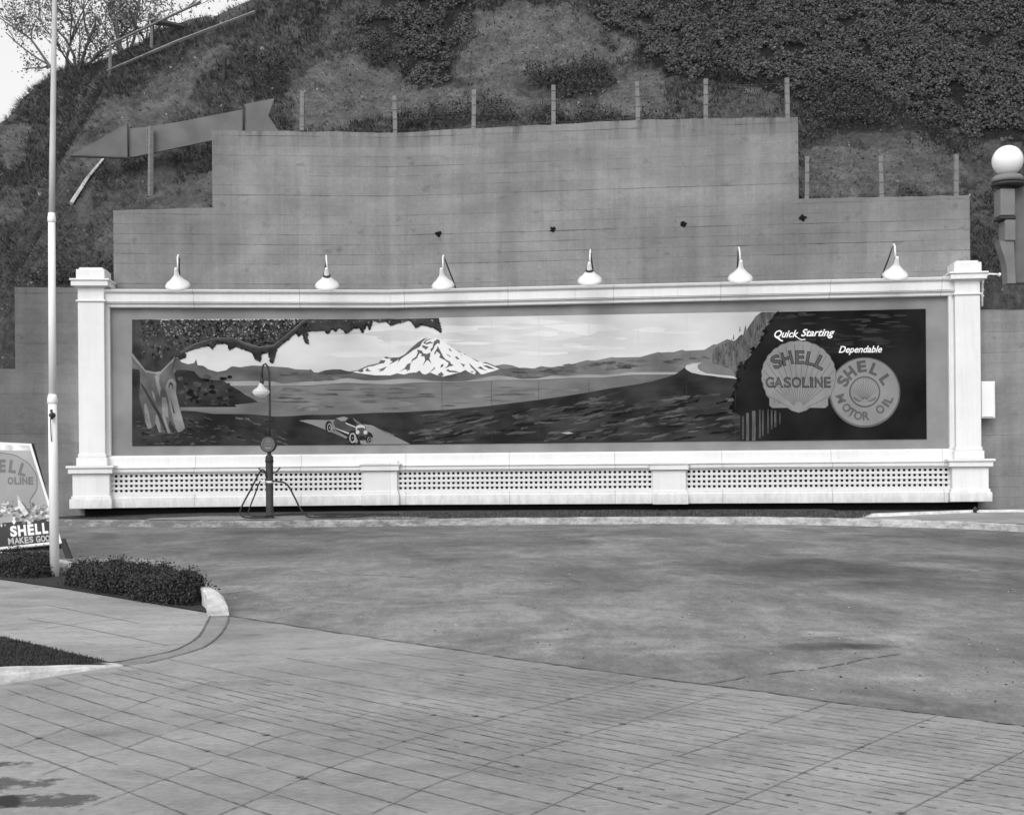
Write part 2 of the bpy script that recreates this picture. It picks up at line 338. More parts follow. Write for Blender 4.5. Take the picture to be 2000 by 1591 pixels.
def sheet(mb, pts):                            # a flat polygon (any outline), triangulated
    pts = [Vector(p) for p in pts]; ix = [mb.V(p) for p in pts]
    for t in tessellate_polygon([pts]): mb.face([ix[k] for k in t])
def strip(mb, px, w, z):                       # a thin painted or open joint along ground pixels
    pts = [G(x, y, z) for x, y in px]
    for i, (a, b) in enumerate(zip(pts, pts[1:])):
        d = (b-a); n = Vector((-d.y, d.x, 0)).normalized()*w
        w0, w1 = rnd.uniform(.6, 1.2), rnd.uniform(.6, 1.2)
        mb.poly([a-n*w0, b-n*w1, b+n*w1, a+n*w0])
def subdiv(px, step=14, jit=0.0):
    out = [px[0]]
    for (x0, y0), (x1, y1) in zip(px, px[1:]):
        k = max(1, int(math.hypot(x1-x0, y1-y0)/step))
        for i in range(1, k+1): out.append((x0+(x1-x0)*i/k+(rnd.uniform(-jit, jit) if i < k else 0), y0+(y1-y0)*i/k+(rnd.uniform(-jit, jit) if i < k else 0)))
    return out

# ================================================================== THE GROUND
mb = MB(); mb.poly([(-300, -60, 0), (300, -60, 0), (300, 400, 0), (-300, 400, 0)])
mb.cur = 1
for ln in ([(1500, 1315), (1545, 1309), (1590, 1306), (1620, 1300), (1655, 1294), (1690, 1285), (1730, 1280), (1755, 1276)], [(1800, 1124), (1850, 1119), (1910, 1115), (1990, 1110)], [(1618, 1094), (1645, 1099), (1672, 1105)], [(1345, 1113), (1362, 1112), (1380, 1109)], [(1095, 1122), (1110, 1126), (1120, 1133), (1135, 1137)], [(690, 1120), (760, 1124), (830, 1127)], [(140, 1068), (200, 1062)], [(1900, 1146), (1985, 1152)], [(430, 1160), (490, 1153)]):
    sg_ = subdiv(ln, 7, .8)
    for p_, q_ in zip(sg_, sg_[1:]):
        if rnd.random() < .85: strip(mb, [p_, q_], rnd.choice((.006, .01, .014)), .004)
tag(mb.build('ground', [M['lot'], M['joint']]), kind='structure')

A_EDGE = [(447, 1201), (500, 1209.5), (633, 1230), (750, 1247), (900, 1268), (1000, 1284.5), (1240, 1317), (1375, 1335), (1500, 1350), (1625, 1369), (1830, 1393.5), (1981, 1413)]
IN_CURVE = [(412, 1196), (407, 1209), (401, 1220), (396, 1230), (389, 1240), (377, 1250), (363, 1258), (346, 1266), (328, 1272), (283, 1281), (234, 1290)]
OUT_CURVE = [(447, 1201), (445, 1212), (440, 1223), (433, 1234), (423, 1244), (411, 1254), (398, 1262), (382, 1268), (365, 1273), (325, 1284), (285, 1293), (240, 1300)]
A_LINES = [
 [(1000, 1298), (1219, 1331), (1500, 1364), (1981, 1427)], [(760, 1272), (1000, 1308), (1500, 1376.5), (1981, 1443)],
 [(1000, 1320), (1500, 1393), (1981, 1460)], [(640, 1276), (1000, 1332), (1500, 1407), (1981, 1477)], [(870, 1325), (1000, 1345), (1500, 1422), (1981, 1496)],
 [(560, 1284), (1000, 1360), (1500, 1438), (1981, 1513)], [(1000, 1375), (1500, 1457), (1981, 1534)], [(500, 1302), (1000, 1392), (1500, 1477), (1981, 1555)],
 [(780, 1369), (1000, 1409), (1500, 1496), (1981, 1579)], [(330, 1286), (500, 1322), (1000, 1426), (1500, 1519), (1800, 1571)],
 [(500, 1342), (1000, 1446), (1500, 1541.5), (1640, 1571)], [(242, 1298), (500, 1358), (714, 1402), (1000, 1468.5), (1250, 1517), (1500, 1567)],
 [(217, 1312), (500, 1380), (631, 1411), (795, 1447), (1000, 1492.5), (1168, 1528), (1315, 1560)],
 [(161, 1316), (224, 1335), (358, 1369), (500, 1403), (588, 1424), (744, 1461), (1000, 1520), (1131, 1547), (1200, 1563)],
 [(110, 1321), (200, 1349), (500, 1428), (540, 1438), (697, 1476), (868, 1519), (1000, 1551.6), (1075, 1568)],
 [(53, 1331), (140, 1357), (234, 1386.5), (310, 1407), (398, 1429), (500, 1458), (646, 1497), (820, 1541), (938, 1572)],
 [(15, 1346), (87, 1370), (191, 1403), (302, 1434), (438, 1475), (500, 1491), (621, 1525), (767, 1566)],
 [(-10, 1373), (15, 1381.5), (128, 1419), (184, 1437), (242, 1458), (328, 1482), (378, 1497), (500, 1536), (608, 1571)],
 [(-10, 1408), (15, 1417), (80, 1441), (176, 1475), (264, 1502), (322, 1520), (464, 1568)], [(-10, 1447), (15, 1457), (141, 1502), (252, 1545), (315, 1570)]]
B_LINES = [
 [(28, 1457), (126, 1422), (191, 1403), (234, 1387), (262, 1376), (330, 1352), (430, 1326)], [(80, 1512), (176, 1477), (240, 1461), (300, 1437), (403, 1403), (500, 1377)],
 [(209, 1560), (302, 1526), (440, 1475), (500, 1452), (541, 1438), (592, 1424), (686, 1402), (717, 1391)],
 [(470, 1571), (530, 1545), (593, 1517), (645, 1496), (697, 1476), (745, 1461), (787, 1446), (838, 1433), (878, 1421), (931, 1412), (1000, 1392), (1043, 1381.5), (1113, 1364), (1181, 1346), (1265, 1322)],
 [(754, 1573), (820, 1541), (873, 1519), (923, 1502), (961, 1485), (1028, 1467), (1101, 1446), (1141, 1433), (1252, 1402), (1323, 1380), (1413, 1354)],
 [(1068, 1574), (1167, 1528), (1217, 1511), (1297, 1484), (1375, 1458), (1449, 1432), (1500, 1414), (1600, 1378), (1625, 1369)],
 [(1416, 1574), (1500, 1538), (1598, 1494), (1692, 1453), (1752, 1427), (1835, 1394)], [(1785, 1574), (1833, 1550), (1976, 1477)]]
def extend(l):
    (x0, y0), (x1, y1) = l[-2], l[-1]
    if x1 > 1960 or y1 > 1550: k = 70/math.hypot(x1-x0, y1-y0); l = l+[(x1+(x1-x0)*k, y1+(y1-y0)*k)]
    (x0, y0), (x1, y1) = l[1], l[0]
    if y1 > 1555: k = 60/math.hypot(x1-x0, y1-y0); l = [(x1+(x1-x0)*k, y1+(y1-y0)*k)]+l
    return l
A_EDGE = extend(A_EDGE); A_LINES = [extend(l) for l in A_LINES]; B_LINES = [extend(l) for l in B_LINES]
mb = MB()
ap = [G(x, y, .004) for x, y in A_EDGE+[(2500, 1480)]]+[Vector((60, 2, .004)), Vector((60, -40, .004)), Vector((-60, -40, .004)), Vector((-60, 6.0, .004))]
ap += [G(x, y, .004) for x, y in [(-300, 1386), (14, 1334), (105, 1318)]+OUT_CURVE[::-1][:-1]]
sheet(mb, ap)
def joint(ln, w, z, step, seed, keep):
    seg = subdiv(ln, step, .25)
    for i, (a, b) in enumerate(zip(seg, seg[1:])):
        k = noise.noise(Vector((i*.23, seed*3.7, 1)))+.5*noise.noise(Vector((i*.9, seed*3.7, 5)))
        if k < keep: continue
        mb.cur = 1 if k > .25 else 2 if k > -.15 else 3
        strip(mb, [a, b], w*(1+.5*max(0, k)), z)
for k, ln in enumerate(A_LINES): joint(ln, .0034 if k < 10 else .0036, .0075, 9, k, -.55)
def lerp_line(a, b, n=9):
    def at(l, t):
        x = l[0][0]+(l[-1][0]-l[0][0])*t; return x, interp(l, x)
    return [tuple((u+v)/2 for u, v in zip(at(a, i/(n-1)), at(b, i/(n-1)))) for i in range(n)]
for k in range(0, 13): joint(lerp_line(A_LINES[k], A_LINES[k+1]), .0028, .007, 11, k+80, .02)
for k, ln in enumerate(B_LINES): joint(ln, .0027, .0085, 9, k+40, -.5)
mb.cur = 1
seg = subdiv(A_EDGE, 16, .7)
for a, b in zip(seg, seg[1:]): strip(mb, [a, b], rnd.choice((.008, .011, .018)), .0095)
strip(mb, subdiv([(1375, 1335), (1400, 1330), (1430, 1325), (1456, 1319)], 8, 1), .009, .0095)
for _ in range(34):                            # grease spots along the joints
    ln = rnd.choice(A_LINES+B_LINES); i = rnd.randrange(len(ln)-1); t = rnd.random()
    c = G(ln[i][0]+(ln[i+1][0]-ln[i][0])*t, ln[i][1]+(ln[i+1][1]-ln[i][1])*t, .0105); r = rnd.uniform(.006, .016)
    mb.poly([c+Vector((math.cos(q*.698)*r*rnd.uniform(.6, 2.2), math.sin(q*.698)*r*rnd.uniform(.6, 1.2), 0)) for q in range(9)])
tag(mb.build('driveway', [M['apron'], M['joint'], M['jointlight'], M['jointfaint']]), kind='structure')
mb = MB()
sheet(mb, [G(x, y, .006) for x, y in [(-300, 1086), (14, 1133), (130, 1150), (250, 1170), (400, 1195)]+IN_CURVE+[(210, 1292), (90, 1263), (14, 1245), (-300, 1172)]])
mb.cur = 1
for ln in ([(55, 1208), (140, 1221), (250, 1243), (330, 1260)], [(20, 1185), (90, 1180), (250, 1212), (270, 1216)], [(90, 1226), (180, 1213), (260, 1205)]): strip(mb, subdiv(ln, 30, .3), .005, .009)
tag(mb.build('sidewalk', [M['walk'], M['jointlight']]), kind='structure')
mb = MB()
a, b = IN_CURVE, OUT_CURVE[:len(IN_CURVE)]
for i in range(len(a)-1): mb.poly([G(*a[i], .0055), G(*a[i+1], .0055), G(*b[i+1], .0055), G(*b[i], .0055)])
mb.poly([G(*a[-1], .0055), G(240, 1300, .0055), G(*b[-1], .0055)])
mb.cur = 1; strip(mb, subdiv(IN_CURVE, 9), .009, .011); strip(mb, subdiv(OUT_CURVE[:-1], 9), .009, .011)
tag(mb.build('flush_kerb', [M['band'], M['joint']]), kind='structure')
# ------------------------------------------------------------------ far kerb, planted strip, ramp
KERB_PX = [(-250, 1024), (-60, 1025), (115, 1027), (300, 1029), (500, 1030), (700, 1028), (1000, 1024.5), (1300, 1022.5), (1500, 1023.5), (1640, 1026), (1800, 1030), (1900, 1033.5), (1985, 1038), (2080, 1046), (2300, 1075)]
KP = [G(x, y, 0) for x, y in subdiv(KERB_PX, 26)]
def along(pts, i):
    t = (pts[min(i+1, len(pts)-1)]-pts[max(i-1, 0)]).normalized(); return Vector((-t.y, t.x, 0))
def kerb_run(mb, pts, prof, hs=None):          # prof [(offset across, height)]
    rings = []
    for i, p in enumerate(pts):
        n = along(pts, i); k = hs[i] if hs else 1
        rings.append([mb.V(p+n*o+Vector((0, 0, z*k))) for o, z in prof])
    for a, b in zip(rings, rings[1:]):
        for j in range(len(prof)-1): mb.face((a[j], b[j], b[j+1], a[j+1]))
    mb.face(rings[0]); mb.face(rings[-1][::-1])
mb = MB(); kerb_run(mb, [p+Vector((0, rnd.uniform(-.012, .012), rnd.uniform(-.006, .006))) for p in KP], [(0, -.02), (.012, .05), (.02, .115), (.045, .14), (.2, .15), (.2, -.02)])
tag(mb.build('kerb', M['kerb']), kind='structure')
def bedz(w): return .142+.022*min(1, w/.5)+.07*min(1, max(0, (w-.6)/1.0))
mb = MB(); rows = []
for i, p in enumerate(KP):
    n = along(KP, i); q = p+n*.2; side = -1 if q.x < XC else 1
    e, nn = (EL, NL) if side < 0 else (ER, NR)
    qx = proj(q)[0]; s = (q-CN).dot(e); dd = (q-CN).dot(nn); row = []
    for k in range(9):
        t = k/8; w = W(side, max(s, .02), 0, dd*(1-t)-.05*t); w.z = bedz(t*(dd+.05))+(.01*noise.noise(w*1.7) if k > 2 and not 230 < qx < 900 else 0)
        if qx > 1650: w.z = .0 if w.y < 26.75 else .2
        row.append(mb.V(w))
    rows.append(row)
mb.smooth = True
for a, b in zip(rows, rows[1:]):
    for k in range(8): mb.face((a[k], b[k], b[k+1], a[k+1]))
bed = mb
tag(mb.build('planting_strip', M['turf']), kind='structure')
mb = MB()
for _ in range(26000):
    i = rnd.randrange(len(KP)-1); t = rnd.random(); p = KP[i].lerp(KP[i+1], t)
    x, y = proj(p+Vector((0, .2, .14)))
    if x < 640 and rnd.random() < .97: continue
    if x > 1660: continue
    n = along(KP, i); w = rnd.random(); p = p+n*(.24+w*1.25); p.z = bedz(w*1.25)
    mb.blade(p-Vector((0, 0, .02)), p+Vector((rnd.uniform(-.05, .05), rnd.uniform(-.05, .05), rnd.uniform(.02, .065))), .011)
tag(mb.build('grass', M['grass']), kind='stuff')
# dirt-covered concrete pad round the air stand
mb = MB(); pr_ = []
for i, p in enumerate(KP):
    x = proj(p)[0]
    if 250 < x < 850:
        n = along(KP, i); wd = min(1, (x-240)/120, (860-x)/200)*.75+.1; pr_.append([mb.V(p+n*.19+Vector((0, 0, .155))), mb.V(p+n*(.2+wd*.4)+Vector((0, 0, bedz(wd*.4)+.02))), mb.V(p+n*(.22+wd)+Vector((0, 0, bedz(wd)+.016)))])
for a, b in zip(pr_, pr_[1:]):
    for k in range(2): mb.face((a[k], b[k], b[k+1], a[k+1]))
tag(mb.build('pavement', M['band']), kind='structure')
# ramp and whitewashed kerb at the right
mb = MB(); 
RT = [(1655, 1013.5, 26.0), (1672, 1009, 26.2), (1690, 1004.5, 26.4), (1715, 1003, 26.5), (1800, 1000, 26.6), (1900, 996.5, 26.7), (1990, 995.5, 26.6), (2060, 996, 26.5)]
top = [P(x, y, Y) for x, y, Y in RT]
lo = [P(x, y+h, Y-.06) for (x, y, Y), h in zip(RT, (1, 3, 6, 7, 6, 5, 5, 5))]
bk = [p+Vector((.03, .22, .005)) for p in top]; bk2 = [p-Vector((0, 0, .2)) for p in bk]
for i in range(len(RT)-1):
    for q in ((lo, top), (top, bk), (bk, bk2)): mb.poly([q[0][i], q[0][i+1], q[1][i+1], q[1][i]])
mb.poly([lo[0], top[0], bk[0], bk2[0]])
tag(mb.build('ramp_kerb', M['kerbwhite']), kind='structure')
mb = MB(); kp = [G(x, y, 0) for x, y in [(1655, 1026.3), (1720, 1027.6), (1800, 1030), (1900, 1033.5), (1985, 1038), (2080, 1046)]]
near = [p+Vector((0, .19, .149)) for p in kp]
far = [p+Vector((0, -.01, .012)) for p in (lo[0], lo[3], lo[4], lo[5], lo[6], lo[7])]
for i in range(5): mb.poly([near[i], near[i+1], far[i+1], far[i]])
tag(mb.build('ramp', M['walk']), kind='structure')

mb = MB()
for _ in range(700):                           # grit in the gutter and scattered over the lot
    if rnd.random() < .55: x = rnd.uniform(100, 2000); y = interp(KERB_PX, x)+abs(rnd.gauss(0, 4))+.6
    else: x = rnd.uniform(300, 1990); y = rnd.uniform(1035, 1380)
    if y > 1190+(x-447)*.14: continue
    c = G(x, y, .003); r_ = rnd.uniform(.004, .011); mb.cur = 1 if rnd.random() < .3 else 0
    iv = [mb.V(c+Vector((math.cos(i*1.571+x)*r_*rnd.uniform(.7, 1.5), math.sin(i*1.571+x)*r_*rnd.uniform(.7, 1.5), 0))) for i in range(4)]+[mb.V(c+Vector((0, 0, r_*.8)))]
    for i in range(4): mb.face((iv[i], iv[(i+1) % 4], iv[4]))
tag(mb.build('grit', [mat('dark_grit', .06, .3, 5, .9, island=.5), mat('pale_grit', .36, .3, 5, .9, island=.4)]), kind='stuff')
# planter with whitewashed kerb, left foreground
mb = MB()
sheet(mb, [G(x, y, .016) for x, y in [(-300, 1050), (90, 1107), (140, 1116), (300, 1142), (390, 1158), (430, 1180), (436, 1196), (400, 1194), (250, 1169), (130, 1149), (14, 1132), (-300, 1085)]])
tag(mb.build('planter_bed', M['soil']), kind='structure')
mb = MB()
pts = [G(x, y, 0) for x, y in [(-300, 1052), (-100, 1081), (60, 1106), (100, 1112), (140, 1118), (300, 1145), (380, 1160), (412, 1169), (432, 1180), (443, 1190), (448, 1202)]]
pts = [p for p in pts]
kerb_run(mb, pts[::-1], [(0, -.01), (.012, .08), (.035, .13), (.07, .16), (.11, .172), (.18, .175), (.195, .155), (.195, -.01)])
tag(mb.build('planter_kerb', M['kerbwhite']), kind='structure')
# verge triangle with low kerb
mb = MB()
sheet(mb, [G(x, y, .04) for x, y in [(-300, 1172), (14, 1245), (90, 1263), (212, 1292), (110, 1299), (14, 1309), (-300, 1340)]])
tag(mb.build('verge', M['soil']), kind='structure')
mb = MB(); vp = [(-300, 1172), (14, 1245), (90, 1263), (212, 1292), (110, 1300), (14, 1310), (-300, 1342)]
while len(mb.f) < 14000:
    x, y = rnd.uniform(-120, 215), rnd.uniform(1220, 1325)
    if not in_poly(x, y, vp): continue
    p = G(x, y, .035); mb.blade(p, p+Vector((rnd.uniform(-.03, .03), rnd.uniform(-.03, .03), rnd.uniform(.004, .026))), .004)
o = tag(mb.build('short_grass', mat('verge_grass', .035, .4, 3, .9, island=.6)), kind='stuff')
mb = MB()
pts = [G(x, y, 0) for x, y in [(-300, 1392), (-100, 1357), (14, 1336), (60, 1329), (105, 1321), (170, 1311), (242, 1300)]]
kerb_run(mb, pts, [(0, -.01), (.01, .06), (.03, .1), (.14, .1), (.14, -.01)], [1, 1, 1, .85, .6, .35, .1])
tag(mb.build('verge_kerb', M['kerbwhite']), kind='structure')

# ================================================================== THE HILL
def wallY(X): return YC-.082*(XC-X) if X < XC else YC-.108*(X-XC)
TOE = [(-40, 3.6), (-12.6, 3.6), (-11.4, 5.3), (-8, 5.6), (5, 5.6), (9, 5.2), (40, 4.6)]
SLOPE = 1.13
SKY = [(-260, 420), (-100, 310), (0, 243), (14, 232), (60, 182), (110, 150), (160, 132), (215, 118), (270, 95), (330, 68), (380, 45), (430, 24), (480, 6), (560, -30), (700, -120), (900, -240)]
CAP = []
for x, y in SKY:
    u, v = uv(x, y); t = interp(TOE, u/F*34); Y = (t-H-SLOPE*(29+.0))/(v/F-SLOPE); Xq = u/F*Y
    for _ in range(4):
        Y = (interp(TOE, Xq)-H-SLOPE*(wallY(Xq)+.1))/(v/F-SLOPE); Xq = u/F*Y
    CAP.append((Xq, H+v/F*Y))
CAP.sort()
def hz0(X, Y):
    z = interp(TOE, X)+SLOPE*(Y-wallY(X)-.1); c = interp(CAP, X)
    if z > c-.35:                               # roll over at the brow
        t = z-(c-.35); z = c-.35+.35*(1-math.exp(-t/.35))
    return z
def hz(X, Y):
    p = Vector((X, Y, 0)); a = noise.noise(Vector((X*.35+Y*.3, Y*.22, 3)))*.42+noise.noise(Vector((X*.9+Y*.5, Y*.7, 7)))*.2+noise.noise(Vector((X*2.2, Y*2.2, 1)))*.09
    k = min(1, max(0, (Y-wallY(X)-.3)/1.5))
    e, f = X*.62-Y*.78+noise.noise(Vector((X*.4, Y*.4, 12)))*.8, X*.78+Y*.62
    g = 1-abs(noise.noise(Vector((e*.75, f*.13, 20))))*2.2; lf = min(1, max(.25, (-3.5-X)/3))
    a += (g*.32+noise.noise(Vector((e*2.3, f*.35, 31)))*.13)*lf+noise.noise(Vector((X*5, Y*5, 41)))*.05
    return hz0(X, Y)+a*k*.8
def hill_hit(px, py):
    u, v = uv(px, py); Y = 28.6
    while Y < 60:
        if hz(u/F*Y, Y) > H+v/F*Y and Y > wallY(u/F*Y)+.2: break
        Y += .03
    return Vector((u/F*Y, Y, H+v/F*Y))
IVY = [[(1120, -60), (1175, 60), (1250, 70), (1245, 110), (1300, 150), (1370, 155), (1480, 170), (1570, 205), (1640, 170), (1740, 190), (1800, 225), (1850, 215), (1880, 260), (1990, 265), (2100, 240), (2300, -200), (1200, -200)],
       [(700, -60), (760, 40), (790, 60), (790, 110), (785, 150), (815, 165), (880, 165), (880, 110), (905, 70), (925, 20), (930, -60)],
       [(690, 30), (735, 20), (800, 30), (790, 70), (740, 85), (690, 60)], [(1800, 215), (1850, 215), (1990, 260), (2060, 300), (1990, 282), (1900, 270)]]
BUSH = [[(720, 85), (830, 90), (870, 150), (800, 165), (770, 130), (722, 130)], [(1030, 150), (1090, 130), (1200, 140), (1210, 165), (1150, 190), (1100, 190), (1050, 175)], [(480, 150), (560, 120), (560, 180), (490, 200)],
        [(1560, 195), (1700, 175), (1850, 225), (1860, 300), (1800, 260), (1640, 265), (1566, 290)], [(780, 228), (900, 222), (1000, 240), (1080, 240), (1130, 228), (1180, 222), (1260, 232), (1240, 245), (780, 255)],
        [(20, 570), (220, 510), (220, 560)]]
BARE = [[(560, 180), (610, 130), (700, 90), (780, 150), (900, 170), (930, 20), (1110, 10), (1170, 60), (1240, 80), (1230, 130), (1000, 140), (1000, 220), (900, 215), (590, 250)], [(300, 160), (400, 110), (430, 130), (360, 190), (260, 240)], [(1570, 290), (1880, 290), (1880, 380), (1570, 380)], [(1100, 150), (1300, 140), (1300, 225), (1100, 225)], [(10, 240), (60, 250), (30, 330), (0, 330)]]
def zone(x, y, polys): return any(in_poly(x, y, p) for p in polys)
mb = MB(); xs = []; X = -60.0
while X < 60: xs.append(X); X += .22 if -16 < X < 19 else 1.2
ys = []; t = -.15
while t < 60: ys.append(t); t += .16 if t < 13 else 2.5
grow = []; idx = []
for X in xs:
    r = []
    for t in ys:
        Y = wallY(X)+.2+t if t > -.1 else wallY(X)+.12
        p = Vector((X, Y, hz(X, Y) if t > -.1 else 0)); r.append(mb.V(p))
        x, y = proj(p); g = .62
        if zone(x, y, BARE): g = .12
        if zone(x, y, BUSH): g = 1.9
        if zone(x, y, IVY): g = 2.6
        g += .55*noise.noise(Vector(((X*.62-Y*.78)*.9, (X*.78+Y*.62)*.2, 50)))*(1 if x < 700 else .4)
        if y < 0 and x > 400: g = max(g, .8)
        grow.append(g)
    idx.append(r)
mb.smooth = True
for a, b in zip(idx, idx[1:]):
    for k in range(len(ys)-1): mb.face((a[k], b[k], b[k+1], a[k+1]))
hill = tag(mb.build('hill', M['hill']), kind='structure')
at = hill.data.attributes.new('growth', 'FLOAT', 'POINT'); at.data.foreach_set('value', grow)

def nrm(X, Y):
    return Vector((hz(X-.15, Y)-hz(X+.15, Y), hz(X, Y-.15)-hz(X, Y+.15), .3)).normalized()
def sample():
    X = rnd.uniform(-15.5, 18); Y = wallY(X)+rnd.uniform(.3, 12.5); return X, Y
ivy, bush, weed = MB(), MB(), MB(); ni = nb = nw = 0; tries = 0
while tries < 520000:
    tries += 1; X, Y = sample(); p = Vector((X, Y, 0)); q = Vector((X, Y, hz0(X, Y))); x, y = proj(q)
    if y < -90 or y > 620 or x < -60 or x > 2060: continue
    jx, jy = x+(noise.noise(Vector((X*1.1, Y*1.1, 5)))+.6*noise.noise(Vector((X*3.1, Y*3.1, 15))))*46, y+(noise.noise(Vector((X*1.1, Y*1.1, 9)))+.6*noise.noise(Vector((X*3.1, Y*3.1, 19))))*36
    if zone(jx, jy, IVY):
        if ni > 90000: continue
        cl = noise.noise(Vector((X*1.4, Y*1.2, 2)))
        if noise.noise(Vector((X*2.1, Y*1.7, 77)))+.5*noise.noise(Vector((X*4.5, Y*4, 78))) < -.32: continue
        if x < 1000 and cl+.6*noise.noise(Vector((X*3, Y*3, 6))) < -.18: continue
        q.z = hz(X, Y); n = nrm(X, Y)
        for _ in range(4):
            ivy.leaf(q+n*(rnd.uniform(.0, .16)+.14*max(0, cl))+Vector((rnd.uniform(-.1, .1), rnd.uniform(-.1, .1), 0)), (n*.9+Vector((rnd.gauss(0, .5), rnd.gauss(-.35, .5), rnd.gauss(.1, .5)))), rnd.choice((.04, .05, .06, .075, .1)), 1.2); ni += 1
    elif zone(jx, jy, BUSH):
        if nb > 14000: continue
        q.z = hz(X, Y); n = nrm(X, Y)
        for _ in range(2):
            bush.leaf(q+n*rnd.uniform(0, .4)+Vector((rnd.uniform(-.15, .15), rnd.uniform(-.15, .15), 0)), Vector((rnd.gauss(0, 1), rnd.gauss(-.6, 1), rnd.gauss(.4, .8))), rnd.uniform(.05, .11), .7); nb += 1
    else:
        bare = zone(jx, jy, BARE); e_, f_ = X*.62-Y*.78, X*.78+Y*.62; cl = noise.noise(Vector((e_*.8, f_*.2, 4)))+.6*noise.noise(Vector((X*1.6, Y*1.3, 8)))
        if nw > 130000 or rnd.random() > (.09 if bare else .36+.8*cl): continue
        q.z = hz(X, Y)-.03; n = nrm(X, Y); weed.cur = 1 if rnd.random() < (.4 if bare else .3 if x < 640 else .2) else 0
        for _ in range(3):
            L = rnd.uniform(.06, .2)*(1 if not bare else .55)*(1.15 if x < 620 else 1); b = q+Vector((rnd.uniform(-.07, .07), rnd.uniform(-.07, .07), 0))
            weed.blade(b, b+(n*.6+Vector((rnd.gauss(-.25, .35), rnd.gauss(-.35, .3), rnd.gauss(.1, .3)))).normalized()*L, rnd.uniform(.006, .017)); nw += 1
stone = MB(); nst = 0
while nst < 9000:
    X, Y = sample(); q = Vector((X, Y, hz0(X, Y))); x, y = proj(q)
    if y < -60 or y > 600 or x < -40 or x > 2040: continue
    b_ = zone(x, y, BARE)
    if not b_ and rnd.random() > .3: continue
    if zone(x, y, IVY): continue
    q.z = hz(X, Y); n = nrm(X, Y); r_ = rnd.choice((.012, .016, .02, .02, .028, .04)) if rnd.random() < .985 else rnd.uniform(.05, .085); stone.cur = 1 if rnd.random() < .12 else 0
    c = q+n*r_*.3; ang = rnd.random()*6.28; e1 = n.orthogonal().normalized(); e2 = n.cross(e1); st_ = [c+(e1*math.cos(ang+i*1.571)*rnd.uniform(.7, 1.5)+e2*math.sin(ang+i*1.571)*rnd.uniform(.7, 1.3))*r_-n*r_*.5 for i in range(4)]+[c+n*r_*rnd.uniform(.5, 1)+e1*r_*rnd.uniform(-.5, .5)]
    iv = [stone.V(p) for p in st_]
    for i in range(4): stone.face((iv[i], iv[(i+1) % 4], iv[4]))
    nst += 1
tag(stone.build('stones', [mat('clod', .10, .3, 3, .95, island=.6), mat('pale_stone', .26, .3, 3, .9, island=.5)]), kind='stuff')
tag(ivy.build('ivy', M['ivy']), kind='stuff'); tag(bush.build('undergrowth', M['bush']), kind='stuff'); tag(weed.build('hill_grass', [M['weed'], M['dry']]), kind='stuff')

# ================================================================== RETAINING WALL
mb = MB()
# front outline of each run as (px0, px1, top px at each end)
LRUN = [(-260, 27, 718, 719), (27, 221, 559.5, 560), (221, 415, 410, 404), (415, 768, 253, 258)]
RRUN = [(768, 1000, 258, 246), (1000, 1250, 246, 233), (1250, 1560, 233, 227.5), (1560, 1894, 387, 380), (1894, 2300, 604, 601)]
TH = .42
def wall_run(side, runs, flip):
    for x0, x1, t0, t1 in runs:
        s0, s1 = PXS(x0, 400, 0, side)[1], PXS(x1, 400, 0, side)[1]; z0, z1 = PXS(x0, t0, 0, side)[2], PXS(x1, t1, 0, side)[2]
        if x0 == 768: s0 = 0
        if x1 == 768: s1 = 0
        k = max(2, int(abs(s1-s0)/.3)); fr = []; bk = []; frb = []; bkb = []
        for i in range(k+1):
            t = i/k; s = s0+(s1-s0)*t; z = z0+(z1-z0)*t+(rnd.uniform(-.012, .012) if 0 < i < k else 0)
            sb = s+(TH*MIT if s == 0 else 0)*1
            fr.append(mb.V(W(side, s, z-.015, 0))); frb.append(mb.V(W(side, s, -.2, 0)))
            bk.append(mb.V(W(side, s-TH*MIT*(-1) if s == 0 else s, z, -TH))); bkb.append(mb.V(W(side, s, -.2, -TH)))
        for i in range(k):
            mb.face((frb[i], frb[i+1], fr[i+1], fr[i])); mb.face((fr[i], fr[i+1], bk[i+1], bk[i])); mb.face((bk[i], bk[i+1], bkb[i+1], bkb[i]))
        mb.face((frb[0], fr[0], bk[0], bkb[0])); mb.face((frb[-1], bkb[-1], bk[-1], fr[-1]))
wall_run(-1, LRUN, 1); wall_run(1, RRUN, 0)
wall = thing('retaining_wall', (0, 0, 0), 'stepped board-marked concrete retaining wall standing at the foot of the hill', 'retaining wall')
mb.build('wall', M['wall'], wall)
for x, y in ((856, 457), (1080, 448), (1335, 437), (1568, 426)):
    mb = MB(); c = PXW(x, y, .004, 1); q_ = [c+ER*math.cos(i*.5236)*.07*rnd.uniform(.5, 1.5)+Vector((0, 0, math.sin(i*.5236)*.07*rnd.uniform(.5, 1.4))) for i in range(12)]
    sheet(mb, q_); mb.lathe([(.04, .0), (.04, .02), (.022, .025), (.02, -.02)], c, NR, 10)
    mb.build('anchor_hole', M['gap'], wall)
